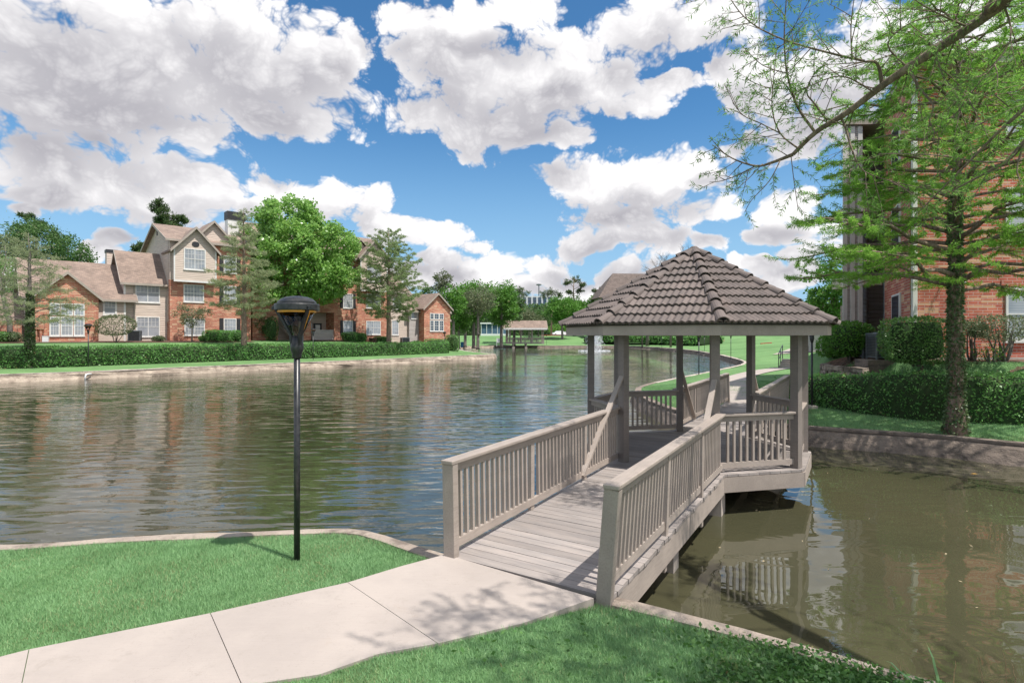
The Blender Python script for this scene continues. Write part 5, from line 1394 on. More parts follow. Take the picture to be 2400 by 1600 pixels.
# ------------------------------------------------------------------ far end of the pond
far = [('tall thin tree above the far brick gable', 1035, 100, 632, 60, 690, 'leaf_grey', 40, 40, .34), ('dark tree close behind the far brick gable', 1012, 96, 668, 60, 745, 'leaf_deep', 50, 50, .34),
 ('large bright green tree left of the covered bridge', 1110, 112, 652, 120, 760, 'leaf_mid', 150, 60, .46), ('broad green tree directly left of the covered bridge', 1175, 118, 662, 90, 765, 'leaf_mid', 110, 60, .46),
 ('grey green open tree in front of the big trees at the pond end', 1120, 104, 668, 100, 742, 'leaf_grey', 80, 40, .34), ('green tree hanging over the right end of the brick gable', 1062, 98, 660, 60, 770, 'leaf_mid', 70, 50, .36),
 ('dark tree left of the glass office block', 1205, 132, 676, 55, 770, 'leaf_deep', 70, 50, .46), ('low olive tree behind the covered bridge roof', 1240, 150, 728, 80, 772, 'leaf_grey', 80, 50, .46), ('round green bush tree right of the covered bridge roof', 1262, 158, 725, 60, 775, 'leaf_deep', 60, 50, .46),
 ('full round bright tree right of the covered bridge with a clean trunk', 1318, 150, 688, 82, 763, 'leaf_mid', 140, 60, .46), ('green tree touching the left corner of the pavilion roof', 1375, 160, 690, 70, 770, 'leaf_mid', 90, 50, .5), ('pale green low tree behind the parked cars', 1312, 215, 758, 60, 782, 'leaf_mid', 50, 40, .6)]
far += [('dense green tree filling the gap left of the glass office block', 1188, 138, 668, 60, 772, 'leaf_deep', 90, 55, .46), ('dark tree standing close beside the tall grey green one at the pond end', 1090, 125, 664, 70, 768, 'leaf_deep', 90, 55, .46),
 ('green tree between the round bright tree and the pavilion roof', 1348, 172, 684, 60, 766, 'leaf_deep', 90, 55, .5), ('dark green tree tucked under the left corner of the pavilion roof', 1400, 178, 690, 70, 776, 'leaf_mid', 90, 55, .5),
 ('low leafy tree in front of the office block', 1225, 170, 722, 60, 776, 'leaf_deep', 70, 50, .5), ('broad pale green tree behind the hedge end on the left bank', 1075, 108, 700, 80, 780, 'leaf_mid', 90, 50, .42)]
for i, (lab, px, Y, top, w, bp, mt, ncl, nl, ls) in enumerate(far): bgtree(lab, px, Y, top, w, bp, mt, 130 + i, ncl, nl, ls, group='trees round the far end of the pond')
for i, (lab, px, Y, top, lob) in enumerate([('dark pine crown left of the glass office block', 1218, 190, 674, [(1205,688,16),(1228,690,16),(1218,680,12)]), ('flat topped pine right of the glass office block', 1292, 185, 676, [(1275,690,14),(1292,684,14),(1308,692,14)]),
  ('tall open pine standing highest above the far trees', 1345, 165, 648, [(1332,664,11),(1352,656,13),(1364,668,9),(1334,684,9),(1358,682,10)]), ('small pine left of the pavilion roof edge', 1403, 175, 672, [(1395,684,12),(1412,682,13),(1403,694,12)])]):
    pine(lab, px, Y, top, lob, 160 + i, .3, .6, 330, 'pines at the far end of the pond')
fw = hedge('far off belt of trees closing the view behind the pond', [(-70, 215), (-20, 238), (30, 244), (90, 230), (150, 200)], 14, 13.5, M['leaf_deep'], 1.1, 1.6, 171, name='far_wood', zs=2.4, round_=3, cat='trees'); fw['kind'] = 'stuff'; 
for c_ in kids(fw): c_['kind'] = 'stuff'
# covered bridge
def covered_bridge():
    Y = 130.0; x0, x1 = (1183 - 1200) / FOC * Y, (1277 - 1200) / FOC * Y; zd = 1.25
    b = thing('covered_bridge', 'timber bridge with brown gable roof over the far end of the pond', 'bridge', ((x0 + x1) / 2, Y, zd), R(3)); L = (x1 - x0) / 2 - .3
    d = MB(); d.box(-L, L, -1.6, 1.6, -.3, 0); d.build('deck', M['deck'], b)
    for k in range(4):
        for y in (-1.5, 1.5): p = MB(); u = -L + .9 + k * (2 * L - 1.1) / 3; p.box(u - .1, u + .1, y - .1, y + .1, 0, 3.6); p.build('post', M['wood'], b)
    for y in (-1.52, 1.52):
        r = MB(); r.box(-L, L, y - .04, y + .04, 1.05, 1.15); r.box(-L, L, y - .04, y + .04, .12, .22); x = -L + .1
        for k in range(7): u = -L + k * 2 * L / 6; r.box(max(-L, u - .06), min(L, u + .06), y - .055, y + .055, -.3, 1.152)
        while x < L: r.box(x - .02, x + .02, y - .03, y + .03, .221, 1.049); x += .17
        r.build('railing', M['wood'], b)
    for u in (-L * .62, 0.2):
        for y in (-1.2, 1.2): p = MB(); p.lathe([(.16, -2.4), (.16, -.6), (.2, -.6), (.2, -.301)], 10, (u, y, 0)); p.box(u - .28, u + .28, y - .28, y + .28, -2.4, -.95); p.build('pier', M['concrete'], b)
    gable_roof(b, -L - .4, L + .2, -2.0, 2.0, 3.55, 5.0, 'u', .5)
    f = MB(); f.box(-L - .6, L + .6, -2.62, -2.57, 2.98, 3.36); f.build('fascia', M['trim'], b)
covered_bridge()
# glass office block, mast light, low glazed building, sign, bin
def office():
    Y = 250.0; x0 = (1212 - 1200) / FOC * Y; x1 = (1292 - 1200) / FOC * Y
    b = thing('office_block', 'distant office block with vertical white fins and blue glass above the trees', 'building', (x0, Y, 2.5), R(-14)); W = (x1 - x0) * 1.05; H = 17.3
    m = MB(); m.box(0, W, 0, 14, 0, H); m.build('glass_wall', M['office_glass'], b)
    f = MB(); x = 0
    while x < W + .1: f.box(x - .35, x + .35, -.5, -.02, 0, H + .3); x += W / 7
    f.build('fins', M['white_paint'], b); r = MB(); r.box(-.5, W + .5, -.3, 14, H + .002, H + .6); r.build('parapet', M['white_paint'], b)
    s = MB(); s.box(-.9, -.002, -.2, 14, 0, H + .2); s.build('end_wall', M['white_paint'], b)
M['office_glass'] = windowglass('office_glass', (0.10, 0.17, 0.24), (0.05, 0.09, 0.14), 4.0)
office()
ml = thing('mast_light', 'tall mast light rising behind the distant office block', 'light mast', ((1263 - 1200) / FOC * 270, 270, 2.5)); m = MB(); m.tube([(0, 0, 0), (0, 0, 25.0)], [.35, .22], 8); m.build('mast', M['acgrey'], ml); m = MB(); m.lathe([(.3, 24.4), (1.3, 24.7), (1.3, 25.1), (.2, 25.4)], 12); m.build('lamp_ring', M['acgrey'], ml)
lg = thing('glazed_building', 'low bluish glazed building between the trunks left of the covered bridge', 'building', ((1128 - 1200) / FOC * 175, 175, 2.5)); m = MB(); m.box(0, 8.5, 0, 8, 0, 4.0); m.build('glass_wall', M['office_glass'], lg); m = MB()
for k in range(6): m.box(k * 1.7 - .08, k * 1.7 + .08, -.2, -.01, 0, 4.0)
m.box(-.3, 8.8, -.4, 8, 4.001, 4.4); m.box(-.2, 8.7, -.25, -.012, -.4, .9); m.build('frames', M['white_paint'], lg)
sg = thing('notice_board', 'blank white notice board on two posts left of the covered bridge', 'sign', on(1170, 128)); m = MB(); m.box(-.5, .5, -.04, .04, .75, 1.75, .01); m.build('panel', M['white_paint'], sg)
for x in (-.56, .56): m = MB(); m.box(x - .05, x + .05, -.05, .05, -.1, 1.85); m.build('post', M['white_paint'], sg)
bn = thing('litter_bin', 'blue litter bin under the far trees left of the covered bridge', 'bin', on(1083, 112)); m = MB(); m.lathe([(.26, 0), (.32, .9), (.34, .92), (.34, .96)], 16); m.build('body', plain('bin_blue', (0.02, 0.16, 0.30), None, 3, .5), bn); m = MB(); m.lathe([(.35, .961), (.33, 1.05), (.2, 1.13), (0, 1.15)], 16); m.build('lid', plain('bin_lid', (0.015, 0.11, 0.22), None, 3, .5), bn)
# cars
M['car_white'] = plain('car_paint_white', (0.72, 0.73, 0.75), (0.70, 0.71, 0.73), 1, .15, spec=.6); M['tyre'] = plain('rubber', (0.015, 0.015, 0.016), None, 4, .8); M['rim'] = plain('wheel_rim', (0.4, 0.4, 0.42), None, 4, .3, metal=.8)
M['car_glass'] = plain('car_glass', (0.02, 0.025, 0.03), None, 1, .05, spec=.8); M['lamp_red'] = plain('tail_lamp', (0.35, 0.02, 0.02), None, 1, .2); M['lamp_clear'] = plain('head_lamp', (0.6, 0.6, 0.6), None, 1, .1)
def car(label, x, Y, z, rz, prof, win, w=.88):
    r = thing('parked_car', label, 'car', (x, Y, z), rz, 'white cars parked beyond the pond')
    m = MB(); V = []; n = len(prof); ins = [(1.0 if pz < 1.0 else (.94 if pz < 1.25 else .80)) for px_, pz in prof]
    V = [(px_, -w * k, pz) for (px_, pz), k in zip(prof, ins)] + [(px_, w * k, pz) for (px_, pz), k in zip(prof, ins)]
    m.add(V, [tuple(range(n)), tuple(range(2 * n - 1, n - 1, -1))] + [(i, i + n, (i + 1) % n + n, (i + 1) % n) for i in range(n)]); bd = m.build('body', M['car_white'], r)
    bv = bd.modifiers.new('bevel', 'BEVEL'); bv.width = .05; bv.segments = 2
    for s in (1, -1):
        g = MB(); g.add([(a, s * (w * (.975 if z_ < 1.1 else .845)), z_) for a, z_ in win], [tuple(range(len(win))) if s < 0 else tuple(reversed(range(len(win))))]); g.build('side_window', M['car_glass'], bd)
        for k in (prof[0][0] + .85, prof[-1][0] - .85) if False else (-1.35, 1.35):
            t = MB(); t.lathe([(.20, -.11), (.33, -.11), (.34, -.08), (.34, .08), (.33, .11), (.20, .11)], 18); t.v = [(p[0] + k, p[2] + s * (w - .1), p[1] + .34) for p in t.v]; wh = t.build('wheel', M['tyre'], r)
            q = MB(); q.lathe([(.0, -.112), (.21, -.116), (.21, .116), (.0, .112)], 14); q.v = [(p[0] + k, p[2] + s * (w - .1), p[1] + .34) for p in q.v]; q.build('rim', M['rim'], wh)
        l = MB(); l.box(-2.24, -2.14, s * .62 - .18, s * .62 + .18, .72, .86, .02); l.build('headlight', M['lamp_clear'], r); l = MB(); l.box(2.14, 2.24, s * .66 - .1, s * .66 + .1, .8, 1.05, .02); l.build('tail_light', M['lamp_red'], r)
    return r
suv = [(-2.2,.35),(-2.25,.75),(-2.1,.95),(-1.1,1.08),(-.45,1.58),(1.5,1.64),(2.05,1.15),(2.2,1.0),(2.2,.4),(1.8,.28),(-1.8,.28)]
sed = [(-2.2,.32),(-2.25,.65),(-2.0,.80),(-.95,.92),(-.25,1.36),(1.0,1.38),(1.7,1.0),(2.2,.95),(2.25,.45),(1.8,.26),(-1.8,.26)]
def lotz(px, Y): x = (px - 1200) / FOC * Y; return x, LZ(x, Y)
x, z = lotz(1308, 192); car('white sport utility car parked in the lot right of the covered bridge', x, 192, 2.84, R(20), suv, [(-.95,1.10),(-.42,1.50),(1.35,1.54),(1.8,1.15)])
x, z = lotz(1322, 199); car('low white saloon car parked behind the white sport utility car', x, 199, 2.84, R(14), sed, [(-.8,.98),(-.22,1.30),(.95,1.31),(1.45,1.0)])
def sheet(name, P, dz, mat, sub=1.0):
    """paved or planted area following the ground"""
    xs = [p[0] for p in P]; ys = [p[1] for p in P]; V = []; F = []
    # strips between two edges: P is a list of left points then right points reversed
    n = len(P) // 2; Lp = [Vector(P[i]) for i in range(n)]; Rp = [Vector(P[2 * n - 1 - i]) for i in range(n)]; A = []; B = []
    for i in range(n - 1):
        k = max(1, int((Lp[i + 1] - Lp[i]).length / sub))
        for q in range(k): A.append(Lp[i].lerp(Lp[i + 1], q / k)); B.append(Rp[i].lerp(Rp[i + 1], q / k))
    A.append(Lp[-1]); B.append(Rp[-1]); c = 5
    for a, b_ in zip(A, B):
        for j in range(c): p = a.lerp(b_, j / (c - 1)); V.append((p.x, p.y, LZ(p.x, p.y) + dz))
    for i in range(len(A) - 1):
        for j in range(c - 1): F.append((i * c + j, i * c + j + 1, (i + 1) * c + j + 1, (i + 1) * c + j))
    o = mesh_obj(name, V, [f[::-1] for f in F], mat, smooth_=True)
    if o.data.polygons[0].normal.z < 0: o.data.flip_normals()
    return tag(o, kind='structure')
def strip(name, C, W, dz, mat, sub=1.0):
    """paving of width W along a centre line"""
    C = np.array(C, float)
    for _ in range(2):
        Q = [C[0]]
        for a, b_ in zip(C[:-1], C[1:]): Q += [a * .75 + b_ * .25, a * .25 + b_ * .75]
        C = np.array(Q + [C[-1]])
    T = np.gradient(C, axis=0); T /= np.linalg.norm(T, axis=1)[:, None]; N = np.stack([-T[:, 1], T[:, 0]], 1); W = np.interp(np.linspace(0, 1, len(C)), np.linspace(0, 1, len(W)), W)[:, None] / 2
    return sheet(name, [tuple(p) for p in C + N * W] + [tuple(p) for p in (C - N * W)[::-1]], dz, mat, sub)
cc, ss = math.cos(GR), math.sin(GR)
def ax(t, y=0): return (GC.x + t * cc - y * ss, GC.y + t * ss + y * cc)
strip('path', [ax(8.45), ax(9.6), (9.1, 21.4), (9.6, 24), (10.9, 27.6), (13.0, 31.2), (15.3, 34.4), (18.3, 37.6)], [2.1, 2.2, 1.7, 1.35, 1.35, 1.35, 1.4, 1.4], .035, M['sidewalk'], .5)
sheet('car_park', [(22, 60), (30, 84), (36, 120), (46, 62), (70, 60)][:0] + [(9, 180), (20, 182), (60, 180), (60, 225), (20, 230), (9, 230)], .05, M['concrete'], 6)
sheet('car_park', [(29, 62), (40, 78), (52, 100), (70, 90), (60, 70), (48, 55)], .05, M['concrete'], 3)
kb = MB(); M['red_paint'] = plain('red_kerb_paint', (0.45, 0.05, 0.04), (0.4, 0.08, 0.06), 3, .7)
kb.beam((9.5, 180, 2.90), (16.2, 180, 2.90), .3, .2); kb.beam((42.4, 95, LZ(42.4, 95) + .06), (44.3, 95, LZ(44.3, 95) + .06), .25, .16); tag(kb.build('red_kerb', M['red_paint']), kind='structure')
# steps with handrails beside the path
def steps():
    x, y = 18.9, 37.6; z = LZ(x, y); r = thing('garden_steps', 'short flight of concrete steps with black handrails at the end of the path', 'steps', (x, y, z), R(-35)); s = MB()
    for k in range(4): s.box(-.8, .8, k * .35, k * .35 + .36, -.2, .12 + k * .14)
    s.build('treads', M['concrete'], r)
    for sx in (-.8, .8):
        h = MB(); pts = [(sx, -.1, 0), (sx, -.1, .95), (sx, 1.4, 1.5), (sx, 1.4, .5)]
        for a, b_ in zip(pts[:-1], pts[1:]): h.tube([a, b_], .03, 6)
        h.tube([(sx, -.1, .55), (sx, 1.4, 1.08)], .025, 6); h.tube([(sx, .6, .2), (sx, .6, 1.2)], .025, 6); h.build('handrail', M['metal_black'], r)
steps()
# apartment roof seen over the pavilion, bare tree, ground cover on the far slope
M['shingle_dark'] = shinglemat('shingle_weathered', (0.165, 0.125, 0.108), (0.12, 0.092, 0.082))
def far_house():
    Y = 150.0; b = thing('apartment_building', 'distant apartment house whose brown hip roof shows above the pavilion roof', 'building', ((1480 - 1200) / FOC * Y, Y + 6, 2.0)); b.rotation_euler = (0, 0, R(6))
    m = MB(); m.box(-8.6, 11.4, -5, 5, -1.0, 11.0); m.build('wall', M['siding'], b)
    r = MB(); e = 11.05; hp = 18.2; q = [(-9.6, -5.8, e), (12.4, -5.8, e), (12.4, 5.8, e), (-9.6, 5.8, e), (-4.1, 0, hp), (7.0, 0, hp)]
    r.add(q, [(0, 1, 5, 4), (1, 2, 5), (2, 3, 4, 5), (3, 0, 4), (3, 2, 1, 0)]); r.build('roof', M['shingle_dark'], b)
    for k in range(4): window(b, -5.8 + k * 3.6, -4.2 + k * 3.6, 8.0, 9.8, -5.0, 2, 2); window(b, -5.8 + k * 3.6, -4.2 + k * 3.6, 4.4, 6.2, -5.0, 2, 2)
far_house()
def bare_tree(lab, px, Y, top, spread, seed, trunk=.25):
    rg = np.random.default_rng(seed); x = (px - 1200) / FOC * Y; z0 = LZ(x, Y); H = EYE + (HOR - top) / FOC * Y - z0; r = thing('bare_tree', lab, 'tree', (x, Y, z0), 0, 'leafless trees behind the pavilion'); t = MB(); s = spread / FOC * Y / 2
    t.tube([(0, 0, -.2), (.1, 0, H * .4), (0, 0, H * .72)], [trunk, trunk * .8, trunk * .4], 8)
    br = MB()
    def grow(p, d, L, rad, lev):
        q = p + d * L; br.tube(bend(p, q, 3, rg, .02, .05), [rad, rad * .85, rad * .7, rad * .55], 4, False)
        if lev == 0: return
        for k in range(4 if lev > 1 else 5):
            nd = unit((d + rg.normal(0, .55, 3) + (0, 0, .15))[None])[0]; grow(p + d * L * rg.uniform(.45, 1.0), nd, L * rg.uniform(.5, .75), rad * .55, lev - 1)
    for k in range(9):
        a = k * 2.4; grow(np.array([0, 0, H * (.45 + .03 * k)]), unit(np.array([[math.cos(a) * .8, math.sin(a) * .8, .9]]))[0], H * .17 * s / 2.6, .08, 3)
    t.build('trunk', M['bark_grey'], r, True); br.build('branches', M['bark_grey'], r, True)
bare_tree('leafless tree rising behind the top of the pavilion roof', 1572, 112, 566, 66, 201)
bare_tree('small leafless tree left of the pavilion roof ridge', 1505, 116, 618, 40, 202, .15)
hedge('dark clipped ground cover hedge on the slope behind the fountain', [(18.5, 138.5), (23, 139), (33, 131), (37, 120), (38.5, 108)], 5.5, 1.5, M['leaf_hedge'], .5, 14.0, 203, zs=1.25)
st = thing('slim_tree', 'slim tree on the far bank seen below the pavilion roof edge', 'tree', on(1517, 124)); m = MB(); m.tube([(0, 0, -.2), (.1, 0, 3), (0, 0, 6)], [.4, .3, .15], 8); m.build('trunk', M['bark_grey'], st, True)
rg = np.random.default_rng(8); P = rg.normal(0, 1, (1600, 3)) * (1.8, 1.8, 1.5) + (0, 0, 7.0); leaf_obj('crown', leaf_arrays(P, rg.normal(size=P.shape), .4, .2, rg), M['leaf_mid'], st)
# fountain
def fountain():
    p = G(1393, 822, 0.0); r = thing('fountain', 'white spraying fountain jet in the pond behind the pavilion posts', 'fountain', (p.x, p.y, 0)); rg = np.random.default_rng(9); n = 9000
    a = rg.uniform(0, 6.283, n); t = rg.uniform(0, 1, n); v = rg.uniform(.8, 1.05, n); x0 = rg.uniform(.9, 2.3, n) * rg.choice([1, .8], n)
    rr = x0 * t * .95; z = 5.6 * v * (4 * (t * .5 + .02) * (1 - (t * .5 + .02)) if False else (1 - (2 * t - .85) ** 2)).clip(0) + .03; rr = x0 * (.12 + t)
    P = np.stack([np.cos(a) * rr * .8, np.sin(a) * rr * .8, z], 1) + rg.normal(0, .08, (n, 3)); P[:, 2] = np.maximum(P[:, 2], .02)
    m, nt, pr = new_mat('spray_water'); pr.inputs['Base Color'].default_value = (.85, .87, .9, 1); pr.inputs['Roughness'].default_value = .3; pr.inputs['Alpha'].default_value = .45
    leaf_obj('spray', leaf_arrays(P, rg.normal(0, .3, (n, 3)) + (0, 0, -1.4), .50, .07, rg), m, r)
    n2 = 2500; a = rg.uniform(0, 6.283, n2); q = rg.uniform(.6, 1, n2) * 3.0; P = np.stack([np.cos(a) * q, np.sin(a) * q, np.full(n2, .03) + rg.uniform(0, .06, n2)], 1); leaf_obj('splash_ring', leaf_arrays(P, rg.normal(size=(n2, 3)) * (1, 1, .15), .22, .07, rg), m, r)
    b = MB(); b.lathe([(.35, -.1), (.4, .03), (.2, .08), (.05, .25), (.0, .26)], 14); b.build('nozzle', M['metal_black'], r)
fountain()
# ------------------------------------------------------------------ right bank
HP = [(10.1, 20.9), (9.95, 19.2), (10.3, 17.6), (10.75, 16.6), (11.5, 15.75), (12.5, 15.15), (14.1, 14.6), (17.5, 13.9)]
hedge('thick clipped hedge on the right bank behind the ivy covered cypress trunk', HP, .95, (.45, .75, 1.0, 1.2, 1.28, 1.28, 1.25, 1.25), M['leaf_hedge'], .08, 430, 301)
cypress('ivy trunk cypress with bright green feathery foliage on the right bank lawn', on(2240, 14.05), 12.5, 3.6, 4.5, 104, 302, M['leaf_cyp'], .092, .016, 270, tr=.165, twigs=13, ivy=6.0, flare=1.7, power=.62, up=.12, droop=.06, ivyleaf=.075, bark='bark')
def at_ground(px, Y): return on(px, Y)
bush('clipped leafy block shrub before the red brick, left of the ivy trunk', (( 2147 - 1200) / FOC * 16.2, 16.2, 2.15), (.90, .55, .68), M['leaf_shrub'], .07, 5200, 311, boxy=5, group='shrubs by the right brick building')
bush('bright green rounded shrub on the stone edged bed beside the condenser units', ((1995 - 1200) / FOC * 19.6, 19.6, 2.1), (.80, .75, .62), M['leaf_mid'], .09, 3600, 312, boxy=3, group='shrubs by the right brick building', lift=.12)
bush('bright green low shrub behind the pavilion post, left of the rounded one', ((1958 - 1200) / FOC * 21.2, 21.2, 2.15), (.6, .6, .45), M['leaf_mid'], .09, 1600, 313, boxy=3, group='shrubs by the right brick building')
bush('loose pale variegated shrub on thin stems below the brick building window', ((2350 - 1200) / FOC * 16.0, 16.0, 2.2), (1.05, .5, .38), M['leaf_pale'], .06, 3000, 314, boxy=2.5, lift=.62, core=False, stems=9, group='shrubs by the right brick building', jit=.2)
bush('small pale shrub just right of the ivy trunk against the brick', ((2283 - 1200) / FOC * 16.2, 16.2, 2.2), (.40, .35, .24), M['leaf_pale'], .06, 900, 315, lift=.72, core=False, group='shrubs by the right brick building', jit=.2)
bush('little open seedling shrub low against the brick right of the ivy trunk', ((2318 - 1200) / FOC * 15.9, 15.9, 2.2), (.48, .35, .28), M['leaf_mid'], .055, 420, 316, core=False, group='shrubs by the right brick building', jit=.35)
ac_unit(((2074 - 1200) / FOC * 18.2, 18.2, 2.22), R(-12), .98, 'larger grey condenser unit with louvres beside the clipped block shrub')
ac_unit(((2040 - 1200) / FOC * 19.3, 19.3, 2.2), R(-12), .95, 'dark green grey condenser unit behind the larger one')
pl = MB(); pl.box(-.65, .65, -.55, .55, -.4, .12, .01); pd = thing('concrete_pad', 'low concrete pad under the condenser units', 'pad', ((2070 - 1200) / FOC * 18.2, 18.2, 2.08)); pd.rotation_euler = (0, 0, R(-12)); pl.build('slab', M['wall_dark'], pd)
def stone_edge():
    b = MB(); C = [(x_, y_) for x_, y_ in [((1937 - 1200) / FOC * 20.6, 20.6), ((1932 - 1200) / FOC * 19.6, 19.6), ((1945 - 1200) / FOC * 18.9, 18.9), ((1985 - 1200) / FOC * 18.2, 18.2), ((2030 - 1200) / FOC * 17.5, 17.5)]]
    rg = random.Random(4)
    for k in range(3):
        for (a, c) in zip(C[:-1], C[1:]):
            n = 3
            for i in range(n):
                p = Vector((*a, 0)).lerp(Vector((*c, 0)), (i + (k % 2) * .3) / n); q = Vector((*a, 0)).lerp(Vector((*c, 0)), min(1, (i + .94 + (k % 2) * .3) / n)); z = 1.55 + k * .17
                b.beam((p.x, p.y, z + rg.uniform(-.01, .01)), (q.x, q.y, z + rg.uniform(-.01, .01)), .28 + rg.uniform(-.03, .03), .155)
    o = b.build('stone_edging', M['bankstone']); tag(o, 'curved rough stone edging of the raised bed beside the green rounded shrub', 'low wall')
stone_edge()
bl = MB()
sheet('mulch_bed', [(10.3, 20.4), (10.9, 17.6), (12.0, 16.3), (13.2, 15.6), (20, 14.6), (20, 17.4), (13.2, 17.3), (12.6, 18.0), (12.4, 19.5), (12.0, 21.4)], .03, M['soil'], .5)
q_ = FB; 
def fpt(F_, u, v): return (F_.P.x + F_.c * u - F_.s * v, F_.P.y + F_.s * u + F_.c * v)
sheet('mulch_bed', [fpt(FB, -18, -3.0), fpt(FB, -5, -2.6), fpt(FB, 5, -2.2), fpt(FB, 5, .6), fpt(FB, -5, 1.4), fpt(FB, -18, 1.6)], .04, M['soil'], 1.0)
sheet('mulch_bed', [fpt(FC, -8, -2.0), fpt(FC, 4, -2.0), fpt(FC, 11, -2.4), fpt(FC, 11, .6), fpt(FC, 4, .6), fpt(FC, -8, .6)], .04, M['soil'], 1.0)
broadleaf('broadleaf_tree', 'leafy green tree standing behind the left edge of the right brick building', on(1955, 36), 8, (0, 0, 4.3), (1.9, 1.9, 3.0), 90, 60, .24, M['leaf_mid'], 321, .16, .55, limbs=16)
fr = thing('garage', 'small distant garage roof behind the leafy tree by the right building', 'building', on(1972, 60), R(-10)); m = MB(); m.box(-3, 3, 0, 5, -.2, 2.6); m.build('wall', M['siding2'], fr); gable_roof(fr, -3, 3, 0, 5, 2.55, 4.0, 'u', .4)

